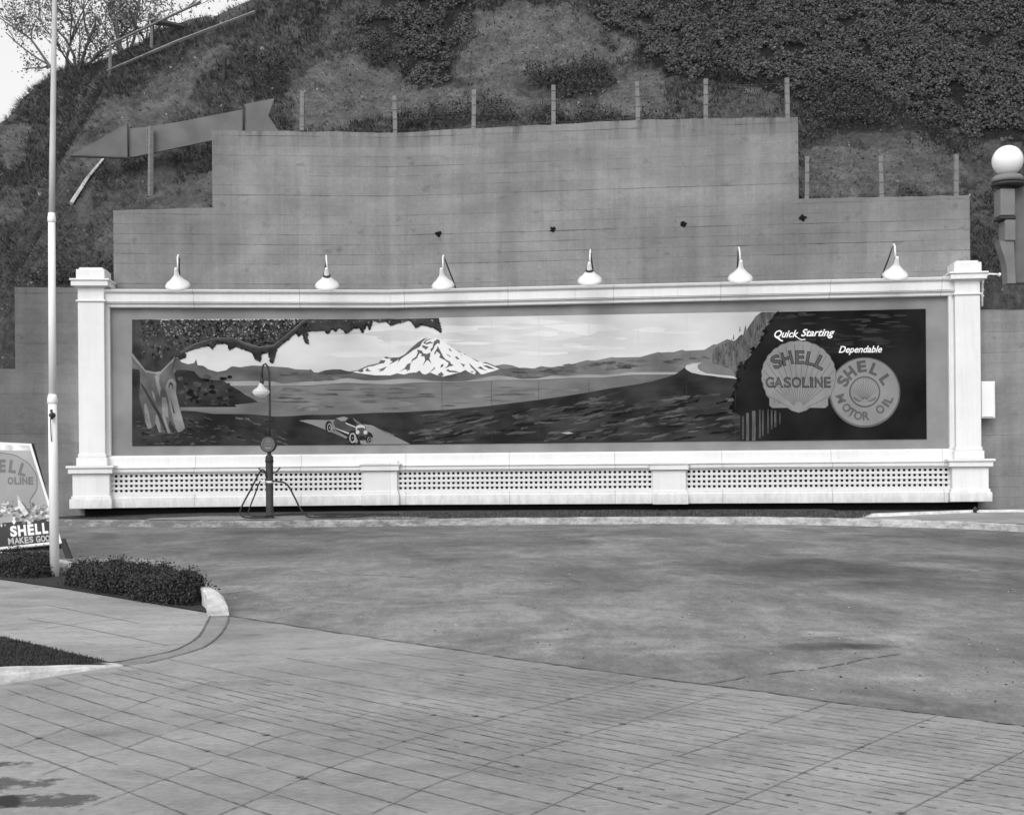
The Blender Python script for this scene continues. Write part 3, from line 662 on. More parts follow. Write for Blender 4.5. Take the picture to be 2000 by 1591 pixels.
# wire fence on the wall
def fence(label, posts, cat='fence'):
    b = PXW(posts[0][0], posts[0][2], -.2, 1 if posts[0][0] > 768 else -1); f = thing('wire_fence', b, label, cat)
    tops = []
    for x, y0, y1, sd in posts:
        a = PXW(x, y1+6, -.2, sd); c = PXW(x, y0, -.2, sd); c.x, c.y = a.x+rnd.uniform(-.02, .02), a.y
        m = MB(); hw = .05
        m.hexa([a+Vector(q) for q in ((-hw, -hw, 0), (hw, -hw, 0), (hw, hw, 0), (-hw, hw, 0))], [c+Vector(q) for q in ((-hw, -hw, 0), (hw, -hw, 0), (hw, hw, 0), (-hw, hw, 0))])
        for t in (.1, .38, .62, .86):
            q = a.lerp(c, t); m.hexa([q+Vector(k)*1.0 for k in ((-.055, -.056, -.006), (.055, -.056, -.006), (.055, .056, -.006), (-.055, .056, -.006))], [q+Vector(k) for k in ((-.055, -.056, .006), (.055, -.056, .006), (.055, .056, .006), (-.055, .056, .006))])
        m.build('post', M['post'], f, .008); tops.append((a, c))
    m = MB()
    for (a, c), (a2, c2) in zip(tops, tops[1:]):
        for t in (.1, .38, .62, .86):
            p, q = a.lerp(c, t)-Vector((0, .06, 0)), a2.lerp(c2, t)-Vector((0, .06, 0)); m.tube([p, p.lerp(q, .5)-Vector((0, 0, .03)), q], .004, 4, False)
    m.build('wire', M['wire'], f)
fence('wire fence of seven concrete posts along the highest part of the retaining wall', [(590, 180, 250, -1), (772, 188, 256, 1), (925, 176, 250, 1), (1081, 167, 242, 1), (1246, 160, 233, 1), (1378, 155, 230, 1), (1538, 153, 227, 1)])
fence('wire fence of three posts on the lower right step of the wall', [(1575, 306, 384, 1), (1721, 306, 382, 1), (1867, 302, 379, 1)])

# ================================================================== THE BILLBOARD
board = thing('billboard', W(1, 0, 0, .4), 'long white framed billboard with landscape mural in front of the concrete wall', 'billboard')
sL, sR = SX(204, .4), SX(1866, .4)             # inner faces of the two pillars
def run_parts(name, prof, m=None, bevel=.006):
    mb = MB(); mb.wprof(-1, prof, 0, sL+.05); mb.wprof(1, prof, 0, sR+.05)
    return mb.build(name, m or M['white'], board, .0035)
z = ZL
run_parts('cornice', [(.1, z(571, .66)), (.575, z(571, .62)), (.585, z(569.5, .62)), (.60, z(566.5, .62)), (.585, z(565.5, .62)), (.1, z(564.5, .6))])
run_parts('fascia', [(.15, z(592.3, .52)), (.50, z(592.3, .52)), (.50, z(591, .52)), (.52, z(590, .52)), (.52, z(575, .52)), (.54, z(572.5, .52)), (.54, z(571.2, .6)), (.15, z(571.2, .6))])
run_parts('top_moulding', [(.2, z(601.3, .44)), (.41, z(601.3, .44)), (.44, z(600, .44)), (.44, z(593.5, .44)), (.42, z(592.4, .44)), (.2, z(592.4, .44))])
run_parts('sill', [(.2, z(908.6, .5)), (.46, z(908.6, .5)), (.46, z(889, .46)), (.40, z(885.6, .42)), (.2, z(885.4, .42))])
run_parts('ledge', [(.1, z(919, .6)), (.58, z(919, .6)), (.58, z(917.6, .6)), (.60, z(917, .6)), (.60, z(911, .6)), (.63, z(910, .6)), (.63, z(908.8, .6)), (.1, z(908.8, .6))])
run_parts('plinth', [(.42, z(985.5, .56)), (.56, z(985.5, .56)), (.56, z(966.5, .56)), (.54, z(965.5, .56)), (.54, z(960, .54)), (.42, z(960, .54))])
for side, sE in ((-1, sL), (1, sR)):
    mb = MB(); j0 = SX(215.5 if side < 0 else 1853.5, .4)
    mb.wbox(side, j0, sE+.02, z(885.8, .43), z(601, .43), .22, .42); mb.wbox(side, j0+.04, sE+.02, z(885.8, .43), z(601, .43), .22, .435)
    mb.build('jamb', M['white'], board, .005)
mb = MB(); pf = [(.12, z(887, .3)), (.30, z(887, .3)), (.30, z(600, .3)), (.12, z(600, .3))]
mb.wprof(-1, pf, 0, sL); mb.wprof(1, pf, 0, sR)
backing = mb.build('mural_panel', M['field'], board)
mb = MB(); pf = [(.2, .12), (.28, .12), (.28, z(925, .3)), (.2, z(925, .3))]; pf[2] = (.28, z(917, .3)); pf[3] = (.2, z(917, .3)); mb.wprof(-1, pf, 0, sL+.5); mb.wprof(1, pf, 0, sR+.5); mb.build('base_shade_backing', M['baseshade'], board)  # added black board: painted shade behind the lattice and under the plinth
# pillars
def pillar(side, x0, x1, lab, dy):
    s0, s1 = sorted((SX(x0, .6), SX(x1, .6))); zz = lambda y: PXS((x0+x1)/2, y+dy, .6, side)[2]
    c = (s0+s1)/2; hw = (s1-s0)/2; k = F/28.6
    mb = MB(); mb.wbox(side, s0, s1, zz(889), zz(560), .02, .60)
    p = mb.build('pillar', M['whitepost'], board, .012); p['label'] = lab
    mb = MB()
    mb.wbox(side, c-hw-.025, c+hw+.025, zz(545), zz(526), .0, .64); mb.wbox(side, c-hw+.03, c+hw-.03, zz(526.2), zz(522), .05, .58)
    mb.wbox(side, c-hw-.15, c+hw+.15, zz(549), zz(545.2), .0, .76); mb.wbox(side, c-hw-.12, c+hw+.12, zz(559.5), zz(549.2), .0, .73); mb.wbox(side, c-hw-.04, c+hw+.04, zz(562), zz(559.6), .01, .65)
    mb.build('pillar_cap', M['whitepost'], p, .012)
    mb = MB(); mb.wbox(side, c-hw-.04, c+hw+.04, zz(589), zz(585.8), .01, .64); mb.build('pillar_ring', M['whitepost'], p, .012)
    mb = MB(); mb.wbox(side, c-hw-.02, c+hw+.02, zz(893), zz(886), .01, .62); mb.wbox(side, c-hw-.05, c+hw+.05, zz(909), zz(893.2), .01, .65)
    mb.build('pillar_base', M['whitepost'], p, .01)
    mb = MB(); mb.wbox(side, c-hw-.24, c+hw+.24, zz(914), zz(909.2), .0, .84); mb.wbox(side, c-hw-.2, c+hw+.2, zz(924.5), zz(914.2), .0, .80)
    mb.wbox(side, c-hw-.12, c+hw+.12, zz(970), zz(924.7), .0, .72); mb.wbox(side, c-hw-.15, c+hw+.15, zz(974), zz(968), .0, .745); mb.wbox(side, c-hw-.18, c+hw+.18, zz(992.5), zz(973.8), .0, .78)
    mb.build('pedestal', M['whitepost'], p, .012)
pillar(-1, 153, 204.5, 'left end pillar', 0); pillar(1, 1866.5, 1916, 'right end pillar', -13.5)
def small_pedestal(side, x0, x1, lo, dy):
    s0, s1 = sorted((SX(x0, .6), SX(x1, .6))); zz = lambda y: PXS((x0+x1)/2, y+dy, .62, side)[2]
    if lo: s0 = max(s0, .07)
    mb = MB(); e = .0 if lo else .09
    mb.wbox(side, max(s0-.09, .075) if lo else s0-.09, s1+.09, zz(908), zz(905), .3, .74); mb.wbox(side, max(s0-.06, .07) if lo else s0-.06, s1+.06, zz(918.5), zz(908.2), .3, .71)
    mb.wbox(side, s0, s1, zz(904.8), zz(898), .3, .55)
    mb.wbox(side, s0, s1, zz(961), zz(918.7), .3, .64); mb.wbox(side, s0, s1+.03, zz(965), zz(959), .3, .66); mb.wbox(side, s0, s1+.05, zz(985.8), zz(964.8), .3, .69)
    mb.build('pedestal', M['whitepost'], board, .008)
mb = MB(); b0, b1 = SX(708, .6), SX(774.5, .6)
for (ya, yb, d, e) in ((908, 905, .74, .09), (918.5, 908.2, .71, .06), (904.8, 898, .55, 0), (961, 918.7, .64, 0), (965, 959, .66, .03), (985.8, 964.8, .69, .05)):
    pf = [(.3, z(ya, .62)), (d, z(ya, .62)), (d, z(yb, .62)), (.3, z(yb, .62))]
    mb.wprof(-1, pf, 0, b0+e); mb.wprof(1, pf, 0, b1+e)
mb.build('pedestal', M['whitepost'], board, .008)
small_pedestal(1, 1273, 1338, False, -1.5)
# trellis panels under the sill
def lattice(side, x0, x1):
    s0, s1 = sorted((SX(x0, .5), SX(x1, .5))); mb = MB(); pitch = .1145; zt, zb = z(919, .52), z(960, .52)
    n = int((s1-s0)/pitch)
    rows = 4; ph = (zt-zb)/ (rows+.35)
    for r in range(rows+1):
        zc = zt-.012-r*ph; mb.wbox(side, s0, s1, zc-.029, zc+.029, .512, .53)
    for k in range(n+2):
        sc = s0+k*pitch
        if sc < s1: mb.wbox(side, sc, min(sc+.053, s1), zb-.01, zt+.01, .494, .5115)
    mb.build('lattice', M['lat'], board)
lattice(-1, 214, 708.5); lattice(1, 774, 1273.5); lattice(1, 1337, 1861)

# ------------------------------------------------------------------ the painting: flat paint layers on the mural panel
def paint(name, v, var=.12, sc=1.2, st=(1, 1, 1)): return mat('paint_'+name, v, min(.6, var*1.35), sc, .85, 0, st, spec=.06, win=.15, detail=9)
PM = [paint('sky', .54, .12, .4, (1, 1, 2)), paint('far_hill', .10, .26, 1.1, (1, 1, 2.4)), paint('shore', .27, .12, 1), paint('water', .15, .2, .8, (1, 1, 2.6)), paint('slope', .03, .35, 1.2, (1, 1, 2)), paint('snow', .68, .03, 1),
      paint('rock', .105, .15, 2), paint('canopy', .045, .35, 3), paint('black_green', .012, .35, 1), paint('bark_light', .20, .25, 2), paint('bark_mid', .095, .3, 2), paint('light_fleck', .25, .3, 2), paint('road', .20, .12, 1),
      paint('grey_range', .15, .2, 1.3, (1, 1, 1.6)), paint('grey_wood', .10, .3, 3, (3, 3, .6)), paint('car', .06, .2, 4), paint('cream', .46, .05, 2), paint('emblem', .215, .08, 2), paint('emblem_red', .085, .12, 2), paint('ink', .02, .2, 3), paint('slope_light', .07, .35, 2, (1, 1, 2)), paint('white_letter', .76, .04, 2), paint('emblem_dark', .10, .12, 2), paint('seam', .47, .1, 2), paint('slope_mid', .046, .35, 2, (1, 1, 2)), paint('far_hill_b', .112, .25, 1.2), paint('far_hill_c', .135, .2, 1.2), paint('water_b', .135, .2, 1), paint('water_c', .168, .2, 1), paint('sky_b', .51, .1, .6), paint('sky_c', .575, .1, .6), paint('pale_road', .42, .1, 1)]
SKYP, FAR, SHORE, WATER, SLOPEP, SNOW, ROCK, CANOPY, BLACK, BARKL, BARKM, FLECK, ROAD, RANGE, WOOD, CAR, CREAM, EMB, EMBR, INK, SLL, WHITE, EMBD, SEAM, SLM, FAR2, FAR3, WAT2, WAT3, SKY2, SKY3, ROADL = range(32)
class Art:
    def __init__(s, mapper, base=0): s.t = []; s.map = mapper; s.base = base
    def poly(s, pts, m, layer):
        v = [Vector((x, y, 0)) for x, y in pts]
        for t in tessellate_polygon([v]): s.t.append(([pts[k] for k in t], m, layer))
    def line(s, pts, w, m, layer, taper=False):
        n = len(pts)
        for i, ((x0, y0), (x1, y1)) in enumerate(zip(pts, pts[1:])):
            L = math.hypot(x1-x0, y1-y0) or 1; nx, ny = -(y1-y0)/L*w/2, (x1-x0)/L*w/2
            k0, k1 = (1-i/(n-1), 1-(i+1)/(n-1)) if taper else (1, 1)
            s.poly([(x0-nx*k0, y0-ny*k0), (x1-nx*max(k1, .08), y1-ny*max(k1, .08)), (x1+nx*max(k1, .08), y1+ny*max(k1, .08)), (x0+nx*k0, y0+ny*k0)], m, layer)
    def disc(s, cx, cy, rx, ry, m, layer, n=36, rot=0):
        s.poly([(cx+rx*math.cos(6.28319*k/n)*math.cos(rot)-ry*math.sin(6.28319*k/n)*math.sin(rot), cy+rx*math.cos(6.28319*k/n)*math.sin(rot)+ry*math.sin(6.28319*k/n)*math.cos(rot)) for k in range(n)], m, layer)
    def ring(s, cx, cy, r, w, m, layer, n=40, a0=0, a1=6.28319, ry=None):
        ry = ry or r
        for k in range(n):
            a, b = a0+(a1-a0)*k/n, a0+(a1-a0)*(k+1)/n; q = lambda t, e: (cx+(r+e)*math.cos(t), cy+(ry+e)*math.sin(t))
            s.poly([q(a, -w/2), q(b, -w/2), q(b, w/2), q(a, w/2)], m, layer)
    def blob(s, cx, cy, rx, ry, m, layer, n=7, j=.4):
        s.poly([(cx+rx*math.cos(6.28319*k/n)*rnd.uniform(1-j, 1+j), cy+ry*math.sin(6.28319*k/n)*rnd.uniform(1-j, 1+j)) for k in range(n)], m, layer)
    def text(s, body, cx, cy, w, h, m, layer, rot=0.0, shear=0.0, bold=0.0, fitbody=None):
        def mesh(bold_):
            cu = bpy.data.curves.new('letter', 'FONT'); cu.body = body; cu.size = 1; cu.shear = shear; cu.offset = bold_; cu.resolution_u = 4
            ob = bpy.data.objects.new('letter', cu); COL.objects.link(ob)
            dg = bpy.context.evaluated_depsgraph_get(); ev = ob.evaluated_get(dg); me = ev.to_mesh()
            vs = [v.co.copy() for v in me.vertices]; me.calc_loop_triangles(); fs = [tuple(t.vertices) for t in me.loop_triangles]
            ev.to_mesh_clear(); bpy.data.objects.remove(ob); bpy.data.curves.remove(cu); return vs, fs
        vs, fs = mesh(bold)
        x0, x1 = min(v.x for v in vs), max(v.x for v in vs); y0, y1 = min(v.y for v in vs), max(v.y for v in vs)
        c_, s_ = math.cos(rot), math.sin(rot); pt = []
        for v in vs:
            x, y = (v.x-(x0+x1)/2)/(x1-x0)*w, -(v.y-(y0+y1)/2)/(y1-y0)*h
            pt.append((cx+x*c_-y*s_, cy+x*s_+y*c_))
        for f in fs: s.t.append(([pt[i] for i in f], m, layer))
    def build(s, name, mats, parent, split=-1):
        if split == -1: split = CORX
        bm = bmesh.new(); ml = bm.faces.layers.int.new('m'); ll = bm.faces.layers.float.new('l')
        for tri, m, l in s.t:
            try: f = bm.faces.new([bm.verts.new((x, y, 0)) for x, y in tri])
            except ValueError: continue
            f[ml] = m; f[ll] = l
        if split is not None:
            bmesh.ops.bisect_plane(bm, geom=bm.verts[:]+bm.edges[:]+bm.faces[:], dist=1e-4, plane_co=(split, 0, 0), plane_no=(1, 0, 0))
        mb = MB()
        for f in bm.faces:
            if f.calc_area() < 1e-4: continue
            c = f.calc_center_median(); mb.cur = f[ml]; mb.poly([s.map(v.co.x, v.co.y, f[ll]+s.base, c.x) for v in f.verts])
        bm.free(); used = sorted(set(mb.mi)); rm = {u: i for i, u in enumerate(used)}; mb.mi = [rm[q] for q in mb.mi]
        return mb.build(name, [mats[u] for u in used], parent)
CORX = proj(W(1, .31*MIT, 2.6, .31))[0]
def mural_map(x, y, layer, cx):
    d = .302+layer*.0016; sd = -1 if cx < CORX else 1
    if abs(x-CORX) < .02: return W(sd, d*MIT, PXS(x, y, d, sd)[2], d)
    return PXW(x, y, d, sd)
A = Art(mural_map)
TOPY = lambda x: 623.5+(622-623.5)*(x-258)/510 if x < 768 else 622+(603-622)*(x-768)/1040
BOTY = lambda x: 870.5+(868-870.5)*(x-258)/510 if x < 768 else 868+(857-868)*(x-768)/1042
A.poly([(258, 623.5), (768, 622), (1808, 603), (1810, 857), (768, 868), (258, 870.5)], SKYP, 1)
for x in (863, 960, 1052, 1150, 1246, 1341): A.line([(x, TOPY(x)+1), (x+1, 700)], .8, SEAM, 2)
for x in (863, 960, 1052, 1150, 1246, 1341, 1436): A.line([(x, 745), (x+.6, BOTY(x)-1)], .5, SLM, 14.9)
# far ridges
A.poly([(258, 700), (349, 700), (354, 707), (367, 711), (379, 709), (383, 701), (386, 713), (397, 714), (407, 721), (425, 726), (441, 723), (453, 715), (469, 717), (493, 713.5), (526, 715), (563, 717.5), (577, 721), (604, 722), (607, 720.5), (613, 727), (640, 729), (700, 731), (760, 734), (850, 735), (940, 730), (1000, 728), (1000, 760), (258, 760)], FAR, 3)
A.poly([(621, 727.6), (634, 723), (650, 721), (664, 721), (676, 724), (690, 727), (720, 731), (760, 732), (700, 734), (650, 736), (632, 731)], CAR, 4)
A.poly([(640, 732), (690, 730), (760, 733), (800, 731), (840, 734), (900, 735), (920, 731), (960, 730), (980, 722), (1002, 718), (1020, 719), (1100, 720), (1100, 745), (640, 750)], FAR, 5)
A.poly([(960, 716), (970, 713.6), (984, 711), (1000, 713), (1014, 718), (1027, 718), (1042, 720), (1056, 715), (1075, 717), (1102, 714), (1110, 709.6), (1117, 711), (1147, 703), (1152, 704), (1163, 704), (1195, 697), (1202, 698), (1250, 697), (1285, 687.5), (1294, 688.5), (1302, 687.5), (1316, 687.5), (1332, 682.7), (1340, 685), (1363, 683.6), (1376, 683), (1393, 672.5), (1400, 672.5), (1420, 662), (1434, 666), (1450, 690), (1440, 735), (1300, 735), (1100, 745), (960, 745)], RANGE, 4)
# pale shore line and lake
SH_T = [(258, 746), (500, 744), (521, 744), (535, 745), (551, 749), (574, 747), (599, 745), (627, 744), (651, 743), (669, 739), (680, 738), (695, 739), (712, 742), (744, 742), (779, 739.5), (818, 740), (846, 744), (880, 745), (907, 744), (930, 740), (952, 735), (976, 733), (1000, 736), (1019, 739.5), (1048, 739), (1077, 733.6), (1112, 734), (1147, 731), (1184, 732), (1232, 726.5), (1304, 726.5), (1330, 727)]
SH_B = [(258, 754), (518, 753.5), (553, 754), (606, 753), (650, 749.6), (676, 748), (729, 750), (760, 751), (800, 748), (840, 746.5), (888, 746.5), (936, 745), (968, 742.5), (1048, 742.5), (1112, 738.5), (1176, 737.6), (1232, 732.5), (1309, 731.5), (1330, 731)]
A.poly(SH_T+[(1330, 740), (258, 760)], SHORE, 6)
A.poly(SH_B+[(1330, 760), (1000, 800), (780, 815), (258, 815)], WATER, 7)
A.line(SH_B, 1.1, FAR, 8)
for _ in range(46):                           # ripples
    x, y = rnd.uniform(540, 1180), rnd.uniform(756, 800)
    if y < 800-(x-860)*.12: A.blob(x, y, rnd.uniform(8, 30), rnd.uniform(.7, 2), RANGE if rnd.random() < .6 else FAR, 8, 8)
for _ in range(150):                          # brush strokes on the hills and the lake
    x = rnd.uniform(400, 1400); y = interp([(258, 725), (640, 735), (1000, 728), (1150, 716), (1300, 703), (1400, 692)], x)+rnd.uniform(-6, 9)
    A.blob(x, y, rnd.uniform(5, 22), rnd.uniform(1, 3.2), FAR2 if rnd.random() < .5 else FAR3, 5.5, 9, .35) if 540 < x < 680 or x > 1000 else None
for _ in range(90):
    x = rnd.uniform(470, 1250); y = rnd.uniform(755, 806); lim = interp([(470, 806), (780, 803), (1000, 785), (1250, 748)], x)
    if y < lim-3: A.blob(x, y, rnd.uniform(12, 46), rnd.uniform(1.2, 4), WAT2 if rnd.random() < .55 else WAT3, 7.6, 10, .3)
for _ in range(70):
    x = rnd.uniform(640, 1420); y = rnd.uniform(628, 700); A.blob(x, y, rnd.uniform(20, 70), rnd.uniform(2, 7), SKY2 if rnd.random() < .5 else SKY3, 1.5+rnd.random()*.4, 12, .25) if y < interp([(640, 715), (1000, 705), (1300, 672), (1420, 630)], x)-6 and y > TOPY(x)+8 else None
# snow mountain
mt = lambda L: [(680+x/6.25, 640+y/6.25) for x, y in L]
A.poly(mt([(50, 540), (120, 520), (240, 465), (370, 435), (440, 360), (500, 370), (620, 360), (690, 330), (760, 260), (850, 180), (920, 135), (980, 120), (1060, 122), (1110, 140), (1200, 195), (1300, 260), (1420, 330), (1560, 400), (1700, 430), (1860, 495), (1800, 520), (1650, 565), (1550, 570), (1480, 545), (1430, 515), (1380, 540), (1300, 560), (1160, 595), (1080, 575), (1000, 545), (940, 570), (880, 550), (800, 545), (740, 552), (680, 570), (600, 555), (520, 580), (330, 580), (180, 560)]), SNOW, 6)
for L in ([(0, 538), (120, 515), (240, 460), (370, 432), (400, 395), (455, 395), (440, 430), (380, 440), (310, 465), (245, 475), (180, 505), (190, 535), (150, 545), (110, 525), (60, 540)],
          [(440, 355), (480, 352), (500, 368), (620, 360), (690, 325), (760, 255), (850, 178), (920, 132), (985, 118), (950, 135), (905, 175), (880, 225), (850, 245), (790, 275), (760, 300), (700, 340), (650, 375), (600, 430), (620, 385), (560, 420), (500, 452), (545, 410), (510, 395), (530, 378), (450, 375)],
          [(205, 520), (240, 488), (250, 512), (285, 530), (230, 532)], [(355, 510), (400, 500), (475, 470), (430, 520), (370, 540), (400, 515)],
          [(915, 185), (945, 150), (985, 135), (1060, 122), (1000, 140), (950, 165), (940, 200)], [(940, 190), (1000, 165), (1040, 185), (1000, 190), (955, 205)],
          [(905, 210), (985, 235), (945, 270), (930, 250), (905, 240)], [(1050, 165), (1090, 138), (1120, 155), (1118, 200), (1095, 185), (1060, 215), (1040, 260), (1010, 300), (1005, 260), (1030, 240), (1040, 195)],
          [(840, 265), (900, 280), (915, 310), (960, 320), (1005, 300), (1000, 350), (990, 375), (1020, 440), (980, 400), (960, 395), (910, 465), (940, 390), (930, 350), (885, 345), (900, 320), (870, 310), (840, 370), (790, 400), (760, 450), (750, 520), (720, 510), (735, 550), (700, 500), (620, 540), (690, 490), (725, 440), (770, 430), (780, 385), (830, 350), (850, 300)],
          [(1085, 220), (1100, 235), (1130, 290), (1160, 350), (1190, 385), (1240, 410), (1260, 440), (1290, 460), (1240, 470), (1175, 500), (1215, 460), (1225, 430), (1180, 395), (1140, 375), (1110, 360), (1125, 330), (1100, 300), (1080, 290), (1060, 330), (1050, 310), (1090, 240)],
          [(1125, 490), (1135, 450), (1165, 440), (1160, 470)], [(985, 548), (1040, 500), (1050, 470), (1060, 500), (1025, 525)], [(830, 545), (870, 520), (905, 560), (870, 552)],
          [(1195, 520), (1220, 500), (1240, 520), (1310, 525), (1360, 545), (1300, 545), (1230, 540)], [(1090, 570), (1140, 535), (1170, 580), (1130, 592)],
          [(1200, 318), (1255, 350), (1250, 358), (1210, 335)], [(1220, 250), (1245, 260), (1270, 290), (1240, 280)], [(1255, 220), (1272, 232), (1262, 236)], [(1290, 255), (1380, 300), (1370, 305)], [(1365, 320), (1400, 340), (1380, 336)], [(1410, 310), (1440, 328), (1425, 328)],
          [(1300, 355), (1325, 350), (1360, 380), (1330, 385)], [(1365, 425), (1395, 440), (1440, 450), (1410, 460), (1420, 490), (1385, 450)], [(1470, 425), (1510, 460), (1550, 500), (1620, 565), (1545, 570), (1560, 535), (1500, 480)],
          [(1510, 365), (1560, 395), (1610, 415), (1570, 410), (1530, 385)], [(1625, 425), (1680, 420), (1760, 450), (1870, 500), (1840, 498), (1700, 440)], [(1580, 490), (1620, 470), (1650, 500), (1700, 525), (1640, 510)], [(1640, 455), (1700, 460), (1800, 505), (1720, 500)], [(1490, 530), (1545, 530), (1510, 545)]):
    A.poly(mt(L), ROCK, 7)
A.poly(mt([(40, 548), (180, 565), (330, 582), (520, 582), (600, 555), (680, 572), (740, 552), (800, 545), (880, 552), (940, 572), (1000, 545), (1080, 577), (1160, 597), (1300, 562), (1380, 540), (1430, 513), (1480, 547), (1550, 572), (1650, 567), (1800, 520), (1870, 498), (1990, 500), (1990, 590), (1800, 580), (1560, 625), (1250, 655), (1040, 650), (860, 625), (620, 622), (400, 640), (200, 640), (0, 612)]), FAR, 7.5)
# dark slope across the foreground
A.poly([(258, 800), (353, 802), (381, 803), (416, 807.7), (486, 808.5), (520, 811), (535, 813), (574, 812), (599, 810), (623, 810), (676, 808.6), (729, 806), (780, 805), (870, 800), (940, 794), (1000, 787), (1056, 780), (1112, 772), (1144, 767), (1192, 758), (1246, 750), (1272, 745), (1304, 736), (1320, 730), (1338, 717), (1345, 722), (1400, 736), (1437, 740), (1500, 760), (1500, BOTY(1500)), (768, 868), (258, 870.5)], SLOPEP, 9)
for k in range(420):
    x, y = rnd.uniform(355, 1445), rnd.uniform(770, 866)
    top = interp([(353, 808), (520, 817), (780, 812), (1000, 795), (1190, 767), (1300, 748), (1345, 737), (1445, 757)], x)
    if y < top or y > BOTY(x)-3 or (560 < x < 815 and y < 866): continue
    big = x > 780; w = rnd.uniform(7, 34) if big else rnd.uniform(4, 15); an = rnd.uniform(-.3, -.02) if big else rnd.uniform(-.1, .55); h = rnd.uniform(.8, 3.4)*(1 if big else .75); c_, s_ = math.cos(an), math.sin(an)
    pts = [(-w, h*rnd.uniform(-.4, .6))]+[(w*t, -h*rnd.uniform(.2, 1.3)) for t in (-.7, -.35, 0, .3, .65)]+[(w, h*rnd.uniform(-.8, .2))]+[(w*t, h*rnd.uniform(.1, 1.1)) for t in (.7, .35, 0, -.3, -.7)]
    pts = [(x+a*c_-b*s_, min(y+a*s_+b*c_, BOTY(x)-1)) for a, b in pts]
    q_ = rnd.random(); A.poly(pts, SLL if q_ < .5 else SLM if q_ < .78 else BLACK, 9.5+rnd.random()*.4)
A.poly([(1095, 845), (1112, 843), (1120, 846), (1108, 847.5)], FLECK, 10)
# road with the open car
A.poly([(584, 821), (602, 819.5), (637, 820), (690, 817), (709, 828), (726, 831), (751, 844), (780, 856), (802, 867), (702, 867.6), (685, 860), (641, 841), (613, 830)], ROAD, 10)
A.line([(712, 829), (726, 831), (745, 840), (770, 850)], 1.2, FLECK, 10.5)
cp = lambda L: [(600+x/12.5, 790+y/12.5) for x, y in L]
A.poly(cp([(900, 960), (1100, 930), (1250, 950), (1400, 960), (1200, 975)]), BLACK, 11)
A.poly(cp([(620, 640), (950, 830), (1020, 880), (1000, 840), (650, 600)]), BLACK, 11)
A.poly(cp([(680, 335), (900, 290), (1000, 330), (1180, 380), (1380, 480), (1430, 560), (1470, 700), (1480, 860), (1270, 870), (1100, 640), (1000, 720), (700, 590), (640, 450)]), CAR, 12)
A.poly(cp([(700, 330), (890, 292), (1000, 325), (920, 400), (830, 400)]), FLECK, 13)
A.poly(cp([(940, 390), (1000, 350), (1110, 330), (1200, 420), (1180, 500), (960, 450)]), INK, 13)
A.poly(cp([(930, 430), (1190, 540), (1170, 560), (950, 470)]), CREAM, 14); A.poly(cp([(1110, 330), (1140, 330), (1200, 410), (1330, 470), (1300, 490), (1180, 420)]), RANGE, 14)
A.poly(cp([(700, 570), (1030, 690), (1010, 720), (700, 590)]), CREAM, 13); A.poly(cp([(690, 590), (1010, 730), (1000, 840), (690, 640)]), INK, 13); A.poly(cp([(610, 640), (690, 620), (990, 790), (940, 830)]), RANGE, 14)
A.poly(cp([(1180, 600), (1190, 540), (1240, 500), (1340, 490), (1400, 520), (1420, 610), (1390, 570), (1320, 555), (1230, 570), (1200, 630)]), CREAM, 14)
A.poly(cp([(1270, 760), (1390, 760), (1450, 860), (1280, 870)]), INK, 13)
for cx, cy, rx, ry in ((545, 560, 62, 110), (1110, 810, 85, 125), (1530, 860, 62, 85)):
    A.disc(600+(cx-18)/12.5, 790+(cy-25)/12.5, (rx+22)/12.5, (ry+28)/12.5, INK, 12.4); A.disc(600+cx/12.5, 790+cy/12.5, rx/12.5, ry/12.5, FLECK, 13.4); A.disc(600+(cx-5)/12.5, 790+cy/12.5, rx*.55/12.5, ry*.7/12.5, INK, 14); A.disc(600+cx/12.5, 790+cy/12.5, .9, 1, CREAM, 14.6)
A.poly(cp([(1120, 640), (1190, 640), (1290, 900), (1300, 950), (1220, 950), (1240, 880), (1180, 740)]), INK, 15); A.poly(cp([(1480, 650), (1560, 690), (1610, 770), (1570, 810), (1480, 760)]), INK, 15)
for cx, cy in ((1230, 670), (1420, 675)): A.disc(600+cx/12.5, 790+cy/12.5, 3.6, 4, CREAM, 16)
# grey mountain road loop, knoll, woods on the right
A.poly([(1363, 714), (1374, 706.5), (1391, 698), (1425, 718), (1437, 734), (1400, 732), (1375, 727)], RANGE, 10)
A.poly([(1374, 706.5), (1353, 708), (1342, 712), (1338, 717), (1340, 721.5), (1351, 727.6), (1370, 731.6), (1398.5, 734.6), (1440, 739.5), (1440, 735), (1405.6, 732), (1379, 728.5), (1367, 723), (1362.5, 718), (1363, 712.6)], ROADL, 11)
A.line([(1372, 707.6), (1353, 709), (1343, 713)], .9, ROCK, 12)
A.poly([(1392, 709), (1391, 690), (1396, 680), (1410, 672), (1424, 668), (1437, 664), (1446, 654.5), (1453, 653), (1464, 635), (1472, 624), (1476, 617.6), (1487, TOPY(1487)+.5), (1522, TOPY(1522)+.5), (1500, 660), (1480, 690), (1460, 720), (1441, 735), (1434, 728), (1427, 721), (1409, 714)], WOOD, 10)
for _ in range(150):
    t = rnd.random(); x = rnd.uniform(1394, 1500); y = rnd.uniform(660, 720)-(x-1400)*.42+rnd.uniform(-5, 20)
    if TOPY(x)+4 < y < 722 and x-1394 > (700-y)*-.2 and y > 700-(x-1391)*1.1: A.poly([(x-1.4, y+5), (x, y-6), (x+1.4, y+5)], rnd.choice((FAR, RANGE, CAR)), 10.6)
